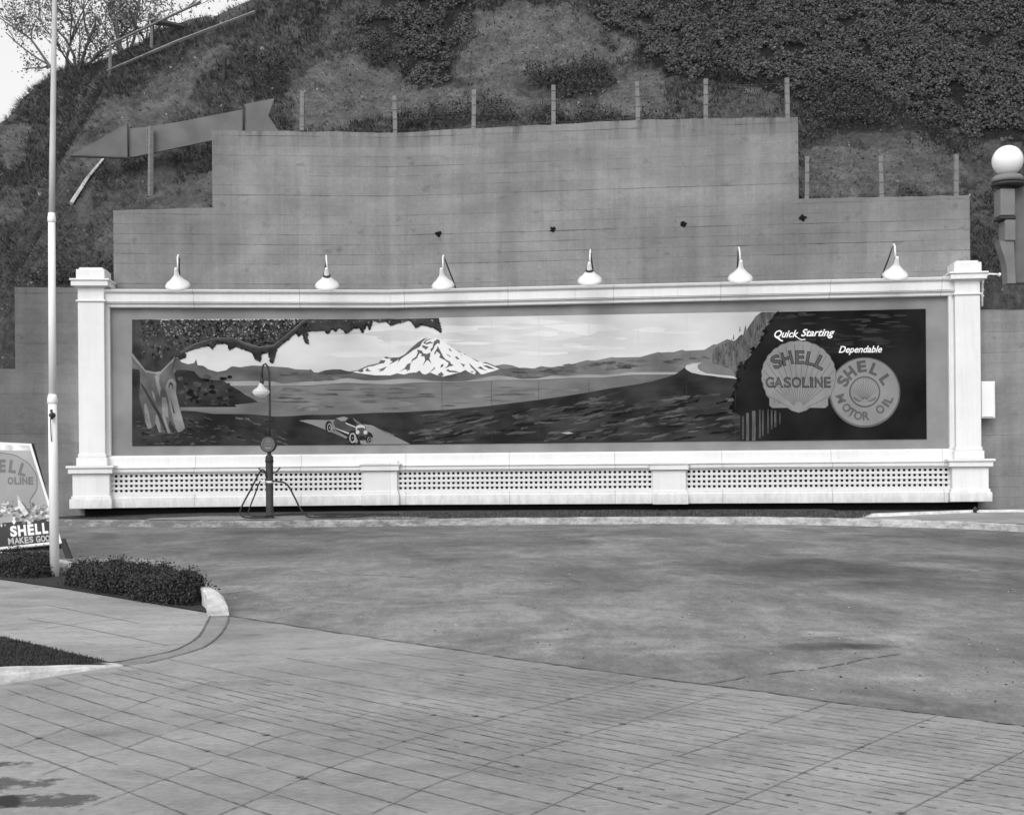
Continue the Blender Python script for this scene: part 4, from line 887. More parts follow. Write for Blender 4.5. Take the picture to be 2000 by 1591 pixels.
dk = [(1520, TOPY(1520)+.4), (1511, 619), (1502, 633), (1492, 646), (1497, 647.5), (1488, 660), (1485, 669), (1474, 684), (1469, 679), (1467, 698), (1457, 705.6), (1455, 720), (1448, 705.6), (1441, 721), (1439, 739), (1444, 742), (1434, 752), (1440, 757), (1430, 772), (1437, 780), (1427, 795), (1436, 806), (1446, 811), (1446, BOTY(1446)), (1810, 857), (1808, 603)]
A.poly(dk, BLACK, 13)
for (x0, y0), (x1, y1) in zip(dk[:22], dk[1:22]):
    for _ in range(4):
        t = rnd.random(); x, y = x0+(x1-x0)*t, y0+(y1-y0)*t; A.poly([(x+2, y-4), (x-rnd.uniform(2, 6), y+2), (x+4, y+4)], BLACK, 13.2)
for _ in range(60):
    x, y = rnd.uniform(1520, 1768), rnd.uniform(612, 690); A.blob(x, y, rnd.uniform(8, 24), rnd.uniform(.8, 3), SLOPEP, 13.5, 8)
for x, w, y0, y1 in ((1451, 4, 812, 858), (1460, 6, 806, 862), (1472, 8, 802, 862), (1484, 4, 800, 855), (1490, 3.5, 801, 851), (1500, 3, 799, 846), (1507, 4, 800, 838), (1514, 5, 801, 834), (1523, 3, 806, 828)):
    A.line([(x, y0), (x+.5, (y0+y1)/2), (x, min(y1, BOTY(x)-.5))], w*.85, BARKM if w > 5 else CAR, 14); A.line([(x-.6, y0+6), (x-.4, y1-9)], w*.3, WOOD, 14.5)
# near bank and the big tree at the left
A.poly([(345, 722), (363, 722), (379, 725), (389.6, 737), (407, 742), (433.6, 742), (447.7, 751), (467, 762), (479, 771), (490, 776), (504, 785), (490, 786.5), (458, 790), (462, 794.5), (340, 795), (335, 740)], SLOPEP, 10)
A.poly([(350, 794.5), (462, 794), (500, 787), (560, 790), (560, 808), (486, 807), (381, 802.5), (352, 801)], WATER, 9.8)
for _ in range(70): A.blob(rnd.uniform(350, 455), rnd.uniform(735, 790), rnd.uniform(2, 8), rnd.uniform(2, 5), rnd.choice((BLACK, CAR, SLOPEP)), 10.4, 8)
A.poly([(258, 720), (300, 724), (300, 805), (352, 800), (360, 846), (420, 866), (258, 870.3)], SLOPEP, 10.5)
can = [(258, 623.8), (290, 623.6), (320, 624), (400, 623.5), (500, 623.3), (592, 623), (602, 622.8), (640, 623), (723, 622.6), (768, 622.2), (773, 622.5), (857, 620.8), (859, 632), (861, 650), (855, 645), (846, 640), (835, 637), (822, 634), (812, 641), (806, 631), (800, 625), (775, 632), (763, 636), (755, 628), (740, 630), (727, 626), (722, 645), (716, 634), (708, 650), (703, 640), (690, 642), (676, 652), (672, 645), (660, 640), (655, 648), (650, 641), (640, 652), (634, 646), (605, 647), (600, 648), (602, 672), (596, 668), (592, 650), (583, 657), (578, 650), (540, 682), (538, 694), (532, 709), (529, 708), (525, 695), (527, 688), (511, 690), (508, 706), (499, 702), (495, 690), (478, 683), (460, 677), (448, 684), (446, 674), (439, 670.4), (421, 672), (414, 682), (410, 676), (404, 675.7), (381, 681), (360, 688), (362, 698), (352, 702), (345, 696), (336, 704), (312, 726), (300, 728), (285, 722), (270, 705), (258, 690)]
A.poly(can, CANOPY, 12)
for _ in range(430):                           # leaf clumps along the lower edge and dark and light flecks within
    i = rnd.randrange(12, len(can)-6); x0, y0 = can[i]; x1, y1 = can[i+1]; t = rnd.random()
    x, y = x0+(x1-x0)*t, y0+(y1-y0)*t; A.blob(x, max(y-1.5, TOPY(x)+2.5), rnd.uniform(1.2, 2.8), rnd.uniform(1.2, 2.8), CANOPY, 12.2, 6)
for _ in range(900):
    x = rnd.uniform(275, 600); hi = interp([(258, 690), (300, 700), (345, 690), (380, 676), (440, 664), (500, 680), (540, 672), (585, 640), (720, 634), (850, 636)], x); y = rnd.uniform(625, hi)
    if in_poly(x, y, can): A.blob(x, y, rnd.uniform(1.2, 3.6), rnd.uniform(1.2, 3.4), rnd.choice((BLACK, SLOPEP, CAR, FAR, CANOPY)), 12.5, 6)
for _ in range(300):
    x = rnd.uniform(305, 850) if rnd.random() < .2 else rnd.uniform(310, 575); y = rnd.uniform(624.5, interp([(300, 650), (380, 664), (440, 656), (500, 672), (540, 660), (585, 632), (850, 628)], x))
    if in_poly(x, y, can): A.blob(x, y, rnd.uniform(.6, 2.2), rnd.uniform(.6, 2.4), rnd.choice((FLECK, BARKM, RANGE, RANGE, BARKM, SHORE)), 13, 6)
for _ in range(60): x = rnd.uniform(312, 585); A.blob(x, TOPY(x)+1.2, rnd.uniform(.8, 2), rnd.uniform(.6, 1.4), SKYP, 13, 6)
for b in ([(352, 690), (380, 674), (420, 662), (455, 662), (480, 672), (505, 680), (535, 676), (560, 656), (590, 630), (600, 625)],): A.line(b, 5, CAR, 13.5); A.line([(x, y-2.2) for x, y in b], 1.1, RANGE, 13.8)
A.line([(600, 626), (625, 636), (650, 640), (690, 637)], 2, CAR, 13.5)
tr = lambda L: [(240+x/5.682, 600+y/5.682) for x, y in L]
A.poly(tr([(95, 490), (180, 600), (250, 690), (350, 715), (420, 705), (500, 640), (575, 545), (592, 560), (560, 620), (545, 700), (575, 760), (600, 860), (590, 960), (640, 1140), (690, 1340), (660, 1375), (610, 1388), (570, 1330), (520, 1250), (505, 1310), (545, 1400), (490, 1395), (400, 1390), (370, 1290), (320, 1345), (280, 1352), (230, 1200), (180, 1000), (190, 830), (190, 720), (160, 650), (95, 560)]), BARKM, 14)
for L in ([(95, 500), (180, 610), (250, 700), (350, 722), (420, 712), (575, 550), (560, 600), (450, 700), (400, 760), (350, 735), (250, 720), (95, 545)], [(355, 760), (410, 740), (400, 820), (420, 900), (410, 1000), (380, 900)], [(470, 900), (500, 810), (550, 790), (590, 840), (590, 950), (630, 1130), (690, 1340), (640, 1380), (610, 1385), (560, 1260), (520, 1100), (500, 1000)], [(430, 1000), (480, 1000), (500, 1120), (505, 1230), (470, 1200), (500, 1330), (530, 1400), (500, 1395), (440, 1220)], [(235, 1080), (255, 1060), (290, 1180), (320, 1330), (280, 1350), (245, 1270)], [(365, 1190), (385, 1200), (415, 1300), (420, 1390), (400, 1385), (360, 1270)], [(320, 920), (350, 960), (365, 1050), (335, 1010)]): A.poly(tr(L), BARKL, 14.6)
for L in ([(190, 830), (250, 900), (330, 1040), (420, 1190), (490, 1390), (470, 1390), (380, 1180), (290, 1030), (210, 880)], [(505, 870), (525, 825), (555, 850), (560, 910), (540, 860), (520, 860), (515, 910)], [(520, 960), (530, 1000), (580, 1180), (560, 1170)]): A.poly(tr(L), SLOPEP, 15)
for _ in range(150): A.blob(rnd.uniform(267, 450), rnd.uniform(820, 868), rnd.uniform(1.5, 7), rnd.uniform(.5, 1.4), rnd.choice((SLL, SLOPEP, BLACK, SLL)), 14.2 if rnd.random() < .5 else 11, 7)
mural = A.build('mural', PM, backing)
mural['label'] = 'painted landscape with snow mountain, lake, road and open car'

# scallop emblem with its lettering
def scallop(a, cx, cy, w, h, layer, lobes=13, ears=True, fill=EMB, edge=EMBD, line=EMBR, ribs=True, k=1.0):
    pts = []; n = 120; hy = h*.48
    for i in range(n+1):
        t = math.pi*(-.14+1.28*i/n); lob = 1+.022*abs(math.sin((t/math.pi)*lobes*math.pi/1.0))
        pts.append((cx+math.cos(t)*w/2*lob, cy-math.sin(t)*hy*lob-h*.02))
    base = cy+h*.5
    left = [(cx-w*.44, cy+h*.26), (cx-w*.40, cy+h*.30), (cx-w*.40, cy+h*.40), (cx-w*.36, cy+h*.435), (cx-w*.15, cy+h*.43), (cx-w*.10, cy+h*.47), (cx, base)]
    right = [(2*cx-x, y) for x, y in left[:-1]][::-1]
    out = pts+left+right
    a.poly([(cx+(x-cx)*1.018, cy+(y-cy)*1.018) for x, y in out], edge, layer); a.poly(out, fill, layer+.4)
    if ribs:
        for i in range(1, 15):
            t = math.pi*(-.10+1.20*i/15); ex, ey = cx+math.cos(t)*w*.485, cy-math.sin(t)*hy*.97
            fx, fy = cx+math.cos(t)*w*.06, cy+h*.40-math.sin(t)*h*.05
            a.line([(fx, fy), (fx+(ex-fx)*.55, fy+(ey-fy)*.55), (ex, ey)], .9*k, line, layer+.8)
        for i in range(14):
            t = math.pi*(.0+1.0*(i+.5)/14); ex, ey = cx+math.cos(t)*w*.2, cy+h*.33-math.sin(t)*h*.22; a.disc(ex, ey, .7*k, .7*k, line, layer+.9, 6)
        for sgn in (-1, 1): a.line([(cx+sgn*w*.44, cy+h*.26), (cx+sgn*w*.1, cy+h*.44)], .9*k, line, layer+.8); [a.disc(cx+sgn*w*rnd.uniform(.24, .38), cy+h*rnd.uniform(.33, .41), .8*k, .8*k, line, layer+.8, 5) for _ in range(9)]
def arc_text(a, body, cx, cy, r, a0, a1, w, h, m, layer, inside=False, bold=.02, outline=None):
    n = len(body)
    for i, ch in enumerate(body):
        if ch == ' ': continue
        t = a0+(a1-a0)*(i/(n-1) if n > 1 else .5); t = R(t); x, y = cx+math.sin(t)*r, cy-math.cos(t)*r
        rot = t+(math.pi if inside else 0); ww = w*(.5 if ch == 'I' else .86 if ch in 'LE' else 1.0)
        if outline is not None: a.text(ch, x, y, ww+1.8, h+1.8, outline, layer, rot, 0, bold+.02)
        a.text(ch, x, y, ww, h, m, layer+.5, rot, 0, bold)
def serif_bars(a, x, y, rot, w, h, m, layer): pass
S = Art(mural_map, 16)
scallop(S, 1560, 736, 142, 138, 0)
for ch, x, y, a_, w in (('S', 1516.7, 706, -28, 19), ('H', 1537.5, 699.5, -14, 20), ('E', 1562, 697.5, 0, 17), ('L', 1583, 700.5, 11, 16), ('L', 1603, 708, 26, 17)):
    S.text(ch, x, y, w+1.6, 27, INK, 2, R(a_), 0, .045); S.text(ch, x, y, w-.8, 24.4, EMBR, 2.5, R(a_), 0, .012)
for i, ch in enumerate('GASOLINE'):
    x = (1503.5, 1520.5, 1538, 1555.5, 1573.5, 1585, 1599, 1616)[i]; w = (15, 17, 13, 17, 12, 4.5, 14, 11.5)[i]
    S.text(ch, x, 746.5, w+1.6, 21, INK, 2, 0, 0, .035); S.text(ch, x, 746.5, w-.6, 18.2, EMBR, 2.5, 0, 0, .012)
S.build('scallop_emblem', PM, mural)
Rr = Art(mural_map, 14)
Rr.disc(1689, 766, 69.5, 68.5, EMBD, 0, 64); Rr.disc(1689, 765, 66.5, 65.5, EMB, .5, 64)
for ch, x, y, a_, w, h in (('S', 1647, 744, -64, 18, 24), ('H', 1660.5, 728, -39, 19, 24), ('E', 1683, 715.5, -7, 18, 23), ('L', 1708, 721, 23, 16, 23), ('L', 1729, 741, 56, 16, 22)): Rr.text(ch, x, y, w, h, EMBR, 1.5, R(a_), 0, .05)
for ch, x, y, a_, w in (('M', 1642.5, 778, 73, 17), ('O', 1653.5, 796, 49, 16), ('T', 1663.5, 805.5, 32, 13), ('O', 1676, 811.5, 15, 16), ('R', 1691.5, 812, -3, 14), ('O', 1719, 799, -40, 16), ('I', 1729.5, 789, -56, 5), ('L', 1735.5, 780, -68, 12)): Rr.text(ch, x, y, w, 17, EMBD, 1.5, R(a_), 0, .035)
Rr.ring(1689, 765, 29, 3.2, EMBR, 1.6); scallop(Rr, 1689, 763, 47, 44, 1.7, edge=EMBR, k=.8, ears=False)
for sgn in (-1, 1): Rr.ring(1689, 752, 33, 2.2, EMBR, 2.4, 10, R(90+sgn*14), R(90+sgn*42))
Rr.build('round_emblem', PM, mural)
T = Art(mural_map, 16)
T.text('Quick', 1536, 653, 48, 17, WHITE, 0, -.01, .4, .022); T.text('Starting', 1597.5, 651.5, 66, 19, WHITE, 0, -.01, .4, .022)
T.line([(1515, 658), (1520, 660.5), (1524, 664), (1529, 666)], 2.8, WHITE, .3); T.line([(1555, 657), (1560, 661), (1566, 663.5), (1573, 662.5)], 1.8, WHITE, .3)
T.build('lettering', PM, mural); T = Art(mural_map, 16)
T.text('Dependable', 1680.5, 684, 85, 17.5, WHITE, 0, -.01, .36, .02)
T.build('lettering', PM, mural)

# ================================================================== GOOSENECK LAMPS
def lamp(cx, neck, rim, bot, hw, apex, foot, label, ring=False):
    f = PXW(*foot, .45); root = thing('gooseneck_lamp', f, label, 'lamp', 'gooseneck lamps along the top of the billboard')
    ap = PXW(*apex, 1.15); top = PXW(cx, neck, 1.32); ctr = PXW(cx, rim, 1.32)
    side = -1 if cx < 768 else 1; n = NL if side < 0 else NR
    mb = MB(); mid = f.lerp(ap, .6)+Vector((0, 0, .05)); mb.tube([f-Vector((0, 0, .05)), f.lerp(ap, .3), f.lerp(ap, .62), ap-n*.16-Vector((0, 0, .02))], .017, 8)
    mb.lathe([(.05, 0), (.05, .03), (.02, .04)], f-Vector((0, 0, .012)), (0, 0, 1), 12, True, True)
    mb.build('stem', M['dark'], root)
    mb = MB(); mb.tube([ap-n*.17-Vector((0, 0, .03)), ap-n*.08+Vector((0, 0, .02)), ap+Vector((0, 0, .012)), ap.lerp(top, .25)+n*.06+Vector((0, 0, .015)), ap.lerp(top, .6)+n*.03, top-Vector((0, 0, .03))], .019, 8)
    mb.build('neck', M['enamel'], root)
    r = hw/F*28.2; hgt = (top-ctr).length; ax = (Vector((0, 0, 1))+n*.62).normalized()
    pr = [(.001, hgt*1.0), (.03, hgt), (.038, hgt*.92), (.055, hgt*.62), (.075, hgt*.5), (.10, hgt*.42), (r*.62, hgt*.2), (r*.86, .025), (r, -.03), (r*.985, -.04), (r*.84, .005), (r*.6, hgt*.17), (.085, hgt*.38), (.001, hgt*.4)]
    mb = MB(); mb.lathe(pr, ctr, ax, 36); mb.build('shade', M['enamel'], root)
    if ring:
        mb = MB(); mb.lathe([(.066, hgt*.6), (.085, hgt*.58), (.092, hgt*.5), (.08, hgt*.47)], ctr, ax, 24); mb.build('collar', M['dark'], root)
    mb = MB(); mb.lathe([(.03, hgt*.36), (.05, hgt*.28), (.055, hgt*.18), (.035, hgt*.1), (.001, hgt*.08)], ctr, ax, 14); mb.build('bulb', M['globe'], root)
lamp(347, 521, 555, 564, 24, (348, 499), (353, 567), 'white gooseneck lamp nearest the left pillar, above the painted tree')
lamp(639, 521, 555, 564, 24, (637, 500), (632, 568), 'white gooseneck lamp with dark collar, second from the left pillar', True)
lamp(865, 521, 555, 563, 22.5, (866, 500), (893, 568), 'white gooseneck lamp above the snow mountain, its dark stem slanting to the right')
lamp(1152, 510, 545, 553, 24, (1153, 489), (1162, 560), 'white gooseneck lamp with dark collar, fourth along, above the middle of the lake', True)
lamp(1446, 506, 541, 551, 24, (1443, 484), (1438, 553), 'white gooseneck lamp left of the dark painted wood, with its stem hidden behind')
lamp(1749, 499, 535, 543, 24, (1746, 478), (1719, 547), 'white gooseneck lamp nearest the right pillar, its dark stem slanting to the left')

# ================================================================== AIR AND WATER STAND
SB = P(527, 1011.5, 27.0); ZY = 27.0
def sp(x, y, dy=0.0): return P(x, y, ZY+dy)
st = thing('air_stand', SB, 'dark iron air stand with round sign, lamp and hoses before the billboard', 'service stand')
zq = lambda y: P(526, y, ZY).z
mb = MB(); k = ZY/F; cx0 = SB.x
mb.lathe([(.11, SB.z-.05), (.11, SB.z+.02), (.082, SB.z+.035), (.082, zq(902)), (.078, zq(901))], (cx0, ZY, 0), (0, 0, 1), 20, True, True); mb.build('column', M['iron'], st)
mb = MB(); mb.lathe([(.08, zq(903)), (.092, zq(902)), (.092, zq(898)), (.085, zq(896)), (.09, zq(893)), (.07, zq(889.5)), (.045, zq(888)), (.038, zq(884)), (.05, zq(883)), (.045, zq(880.5)), (.03, zq(880))], (cx0, ZY, 0), (0, 0, 1), 20, True, True); mb.build('column_cap', M['iron'], st)
mb = MB(); dc = sp(525, 867.5)-Vector((0, .03, 0)); r = 16*k
mb.lathe([(.001, -.06), (r*.9, -.06), (r, -.045), (r, .045), (r*.93, .06), (r*.9, .05), (.001, .05)], dc, (-.12, -1, 0), 36); disk = mb.build('round_sign', M['iron'], st)
dn = Vector((-.12, -1, 0)).normalized(); du = Vector((0, 0, 1)); dr = Vector((1, -.12, 0)).normalized()
def dmap(x, y, layer, cx): return dc+dn*(.052+layer*.0015)+dr*(x*k)-du*(y*k)
D = Art(dmap); D.disc(0, 0, 13.8, 13.8, ROCK, 0); D.ring(0, 0, 13.2, .8, RANGE, .5); D.text('AIR', 0, -5.5, 10, 5, RANGE, .6, 0, 0, .03); D.text('WATER', 0, .8, 16, 4.2, RANGE, .6, 0, 0, .03); D.line([(-6, 6), (0, 7.5), (6, 6)], 2.4, SHORE, .6); D.line([(-4, 9.4), (4, 9.4)], 1.2, RANGE, .6)
PM[SLL]; D.build('sign_face', PM, disk, None)
mb = MB(); gp = [sp(526.5, 852), sp(527, 800), sp(526.5, 750), sp(526, 728), sp(523.5, 716), sp(518.5, 710), sp(514, 713), sp(512, 722), sp(511.5, 742)]
mb.tube(gp, .022, 10); mb.tube([sp(511.5, 738), sp(511, 752)], .045, 12); mb.build('lamp_pole', M['iron'], st)
mb = MB(); lc = sp(510, 766); r = 17.5*k
mb.lathe([(.03, 19*k), (.05, 17*k), (.07, 11*k), (r*.8, 5*k), (r, 1*k), (r, -.5*k)], lc, (0, 0, 1), 30); ls = mb.build('lamp_shade', M['polegrey'], st)
mb = MB(); mb.lathe([(r*.97, .2*k), (r*.95, -2*k), (r*.8, -5.5*k), (r*.5, -8.5*k), (.001, -10*k)], lc, (0, 0, 1), 30); mb.build('glass', M['globe'], ls)
mb = MB(); 
mb.tube([sp(519, 923), sp(511, 921), sp(505, 913)], .018, 6); mb.build('hose_hook', M['iron'], st); mb = MB(); mb.tube([sp(533, 923), sp(539, 922), sp(547.5, 912.5)], .018, 6); mb.build('hose_hook', M['iron'], st)
mb = MB(); mb.lathe([(.088, zq(943)), (.095, zq(942)), (.095, zq(940)), (.088, zq(939))], (cx0, ZY, 0), (0, 0, 1), 18); mb.tube([sp(520, 941, -.1), sp(512, 939, -.12), sp(508, 936, -.12)], .018, 6); mb.build('valve_band', M['enamel'], st)
def smooth(pts, n=5):
    out = []
    for i in range(len(pts)-1):
        p0, p1, p2, p3 = pts[max(i-1, 0)], pts[i], pts[i+1], pts[min(i+2, len(pts)-1)]
        for j in range(n):
            t = j/n; out.append(.5*((2*p1)+(p2-p0)*t+(2*p0-5*p1+4*p2-p3)*t*t+(3*p1-p0-3*p2+p3)*t*t*t))
    return out+[pts[-1]]
hose = lambda L: smooth([sp(x, y, dy) for x, y, dy in L])
mb = MB(); mb.tube(hose([(520, 932, -.1), (518, 922, -.12), (512, 917, -.14), (505, 926, -.15), (490, 955, -.16), (474, 985, -.17), (469, 1000, -.18), (473, 1008, -.22), (490, 1010.5, -.26), (520, 1010, -.26)]), .019, 8); mb.build('hose', M['rubber'], st)
mb = MB(); mb.tube(hose([(509, 938, -.1), (504, 948, -.12), (498, 965, -.12), (490, 985, -.12), (485, 1003, -.13), (492, 1007, -.15), (515, 1007.5, -.15), (560, 1003.5, .1), (600, 1002, .2)]), .016, 8); mb.build('hose', M['rubber'], st)
mb = MB(); mb.tube(hose([(532, 939, -.1), (543, 940, -.12), (555, 942, -.14), (564, 950, -.15), (575, 970, -.15), (585, 990, -.15), (595, 1003, -.17), (604, 1009, -.2), (640, 1009.5, -.24), (690, 1008.5, -.22), (724, 1004.5, -.1), (690, 1003, -.02), (650, 1006, -.12), (613, 1005, -.1), (660, 1002.5, .1), (727, 1003, .1), (780, 1004, .1)]), .019, 8); mb.build('hose', M['rubber'], st)

# ================================================================== FLAGPOLE
FB = G(107, 1127); Yp = FB.y
fp = thing('flagpole', FB, 'tall white flagpole with grey upper section standing in the planter at the left', 'flagpole')
q = lambda x, y: P(x, y, Yp); kk = Yp/F
mb = MB(); mb.tube([FB-Vector((0, 0, .1)), q(104, 900), q(102.5, 785)], [8.9*kk, 8.7*kk, 8.2*kk], 20); mb.build('lower_shaft', M['pole'], fp)
mb = MB(); mb.tube([q(102.5, 787), q(101, 430)], [7.2*kk, 6.6*kk], 20); mb.build('middle_shaft', M['pole'], fp)
mb = MB(); mb.tube([q(101, 432), q(102.5, 300), q(105, 120), q(107.5, -60), q(108, -150)], [5.9*kk, 5.7*kk, 5*kk, 4.4*kk, 4*kk], 16); mb.lathe([(.001, -.09), (.06, -.06), (.09, 0), (.06, .06), (.001, .09)], q(108, -154), (0, 0, 1), 16); mb.build('upper_shaft', M['polegrey'], fp)
for x, y, w in ((102.3, 781, 9.6), (101, 427, 7.8)):
    mb = MB(); mb.lathe([(w*.8*kk, 11*kk), (w*.92*kk, 5*kk), (w*kk, 3*kk), (w*kk, -5*kk), (w*.85*kk, -8*kk)], q(x, y), (0, 0, 1), 20, True, True); mb.build('collar', M['pole'], fp)
mb = MB(); c = q(106.5, 811)-Vector((0, .07, 0)); mb.lathe([(.001, .05), (.028, .045), (.034, .02), (.034, -.02), (.03, -.03)], c, (0, -1, 0), 18)
mb.tube([q(106, 801)-Vector((0, .1, 0)), q(108, 806)-Vector((0, .12, 0)), q(109, 812)-Vector((0, .12, 0)), q(107, 818)-Vector((0, .1, 0))], .016, 8); mb.tube([q(104, 815)-Vector((0, .09, 0)), q(103.6, 840)-Vector((0, .075, 0)), q(104.4, 862)-Vector((0, .07, 0))], .006, 6); mb.build('rope_cleat', M['dark'], fp)

# ================================================================== A-FRAME SIGN
BR, BL, TR = P(122, 1061, 18.4), P(14, 1072, 17.95), P(61, 866, 18.75)
sn_ = (BL-BR).cross(TR-BR).normalized()
if sn_.y > 0: sn_ = -sn_
def smap(x, y, layer, cx=0):
    u, v = uv(x, y); o = Vector((0, 0, H)); d = Vector((u/F, 1, v/F)); q = BR+sn_*(layer*.0025)
    t = (q-o).dot(sn_)/d.dot(sn_); return o+d*t
sg = thing('sandwich_board', smap(30, 1085, 0), 'folding sandwich board sign with scallop emblem and flowers beside the flagpole', 'sign')
OUTL = [(-45, 861), (61, 866), (122, 1061), (-150, 1089)]
mb = MB(); fr = [smap(x, y, 0) for x, y in OUTL]; mb.hexa([p-sn_*.03 for p in fr], fr); pan = mb.build('front_panel', M['enamel'], sg)
mb = MB(); bk = -sn_*.6; bk.z = 0; tb = [smap(-45, 861, -14), smap(61, 866, -14)]; bb = [smap(132, 1075, 0)+bk*.9, smap(-150, 1095, 0)+bk*.9]
mb.hexa([tb[0], tb[1], bb[0], bb[1]], [p+Vector((.03, .03, 0)) for p in (tb[0], tb[1], bb[0], bb[1])]); mb.build('back_panel', M['timberdark'], sg)
for x0, y0, x1, y1 in ((119, 1052, 133, 1089), (-146, 1080, -158, 1112)):
    mb = MB(); a, b = smap(x0, y0, -4), smap(x1, y1, -4); a2, b2 = a+Vector((.05, 0, 0)), b+Vector((.05, 0, 0)); mb.hexa([b-Vector((.03, .02, 0)), b2+Vector((.01, -.02, 0)), b2+Vector((.01, .03, 0)), b+Vector((-.03, .03, 0))], [a-Vector((.03, .02, 0)), a2+Vector((.01, -.02, 0)), a2+Vector((.01, .03, 0)), a+Vector((-.03, .03, 0))]); mb.build('leg', M['timberdark'], sg)
SM = list(PM); SM += [paint('sign_ground', .36, .08, 2), paint('sign_shell', .31, .06, 2), paint('sign_letter', .17, .08, 2), paint('sign_dark', .06, .15, 2), paint('petal', .62, .2, 9), paint('petal_grey', .3, .3, 9)]
GRD, SSH, SLT, SDK, PET, PETG = range(32, 38)
Q = Art(smap, 1)
inn = lambda L: L
Q.poly([(-43, 866), (57, 870), (115, 1056), (-143, 1083)], GRD, 0)
Q.poly([(-43, 866), (57, 870), (60, 880), (-46, 878)], PET, .3)
# scallop at right of the hidden middle
def em(cx, cy, w, h, lay):
    pts = []
    for i in range(61):
        t = math.pi*(-.2+1.4*i/60); l = 1+.02*abs(math.sin(t*11/2*1.2)); pts.append((cx+math.cos(t)*w/2*l, cy-math.sin(t)*h*.52*l+math.cos(t)*2))
    pts += [(cx-w*.4, cy+h*.36), (cx-w*.42, cy+h*.5), (cx-w*.15, cy+h*.53), (cx, cy+h*.62), (cx+w*.22, cy+h*.53), (cx+w*.42, cy+h*.5), (cx+w*.4, cy+h*.36)]
    Q.poly(pts, SSH, lay); Q.line(pts+[pts[0]], 1, EMBR, lay+.5)
em(2, 940, 140, 106, 1)
for i, (ch, x, y) in enumerate(zip('SHELL', (-38, -16, 4, 25, 45), (918, 912, 909.5, 911, 917))): Q.text(ch, x, y, 14.5, 25, SLT, 2, R(-16+i*8), 0, .05)
for ch, x, w in zip('GASOLINE', (-52, -36, -16, 20.5, 32.5, 40, 48.5, 60), (13, 14, 12, 11.5, 9.5, 3.5, 10, 10)):
    if ch in 'OLINE': Q.text(ch, x, 938.5, w, 15, SLT, 2, -.02, 0, .05)
Q.poly([(-143, 1083), (-122, 1040), (-40, 1026), (14, 1020), (96, 1012), (103, 1018), (115, 1056)], SDK, 1.4)
for _ in range(170):
    x = rnd.uniform(-120, 94); y = rnd.uniform(974+max(0, x)*.16, 1026-max(0, x)*.1); Q.blob(x, y, rnd.uniform(2, 6), rnd.uniform(2, 5), rnd.choice((PET, PET, PETG, SLT, GRD)), 2.2, 8, .35)
Q.poly([(33, 966), (38, 972), (58, 1000), (48, 1008), (36, 990)], PET, 3); Q.poly([(36, 972), (60, 998), (56, 1002)], SLT, 3.2)
for ch, x, y, w in zip('SHELL', (26.5, 43, 60, 74, 88), (1037, 1035.5, 1034, 1032.5, 1031), (13.5, 16, 12.5, 11, 11)): Q.text(ch, x, y, w, 21.5, WHITE, 3.5, -.1, 0, .05)
for ch, x, w in zip('MAKES', (21.5, 33, 43, 52, 61), (11, 10, 9.5, 8, 8)): Q.text(ch, x, 1056.5-(x-20)*.08, w, 12.5, CREAM, 3.5, -.13, 0, .035)
for ch, x, w in zip('GOOD', (74.5, 84, 93, 102), (8.5, 9, 9, 8)): Q.text(ch, x, 1056.5-(x-20)*.08, w, 12.5, CREAM, 3.5, -.13, 0, .035)
Q.poly([(-146, 1087), (-143, 1083), (115, 1056), (57, 870), (61, 868), (121, 1060)], WHITE, 4)
fc = Q.build('poster', SM, pan, None)

# ================================================================== HEDGES
def hedge(label, spine, wid, hgt, n, cat='hedge'):
    pts = [G(x, y) for x, y in spine]; root = pts[0]; mb = MB(); L = [0]
    for a, b in zip(pts, pts[1:]): L.append(L[-1]+(b-a).length)
    def at(t):
        for i in range(len(L)-1):
            if t <= L[i+1]: return pts[i].lerp(pts[i+1], (t-L[i])/(L[i+1]-L[i])), i
        return pts[-1], len(L)-2
    def surf(t, a, r):
        p, i = at(max(0, min(L[-1], t))); d = (pts[i+1]-pts[i]).normalized(); s = Vector((-d.y, d.x, 0))
        bump = 1+.38*noise.noise(Vector((p.x*2.4, p.y*2.4, a*1.3)))+.12*noise.noise(Vector((p.x*6, p.y*6, a*3)))
        e = 1.0; m = min(t, L[-1]-t)
        if m < .25: e = math.sqrt(max(.12, m/.25))
        ca, sa = math.cos(a), math.sin(a); ca = math.copysign(abs(ca)**.6, ca); sa = max(sa, 0)**.6
        nn = s*math.cos(a)+Vector((0, 0, 1))*math.sin(a)
        return p+s*(ca*wid*bump*e*r)+Vector((0, 0, sa*hgt*bump*e*r)), nn, d
    mb.cur = 1; K = 24; J = 10; ring = []
    for k_ in range(K+1):
        ring.append([mb.V(surf(L[-1]*k_/K, math.pi*j/J, .8)[0]) for j in range(J+1)])
    for a, b in zip(ring, ring[1:]):
        for j in range(J): mb.face((a[j], b[j], b[j+1], a[j+1]))
    mb.face(ring[0]); mb.face(ring[-1]); mb.cur = 0
    for _ in range(n):
        t = rnd.uniform(-.04, L[-1]+.04); p, nn, d = surf(t, rnd.uniform(-.05, math.pi+.05), rnd.uniform(.8, 1.06))
        if rnd.random() < .14: p += nn*rnd.uniform(0, .09)
        if p.z < .015: p.z = .02
        mb.leaf(p+Vector((rnd.uniform(-.015, .015),)*3), nn*.7+Vector((rnd.gauss(0, .6), rnd.gauss(0, .6), rnd.gauss(.25, .5))), rnd.uniform(.018, .036), .8)
    for v in mb.v: v -= Vector((0, 0, 0))
    return tag(mb.build('hedge', [M['hedge'], M['twig']]), label, cat)
hedge('long dark clipped hedge running from the flagpole to the white kerb end', [(150, 1140), (210, 1149), (290, 1164), (350, 1176), (386, 1184)], .24, .27, 40000)
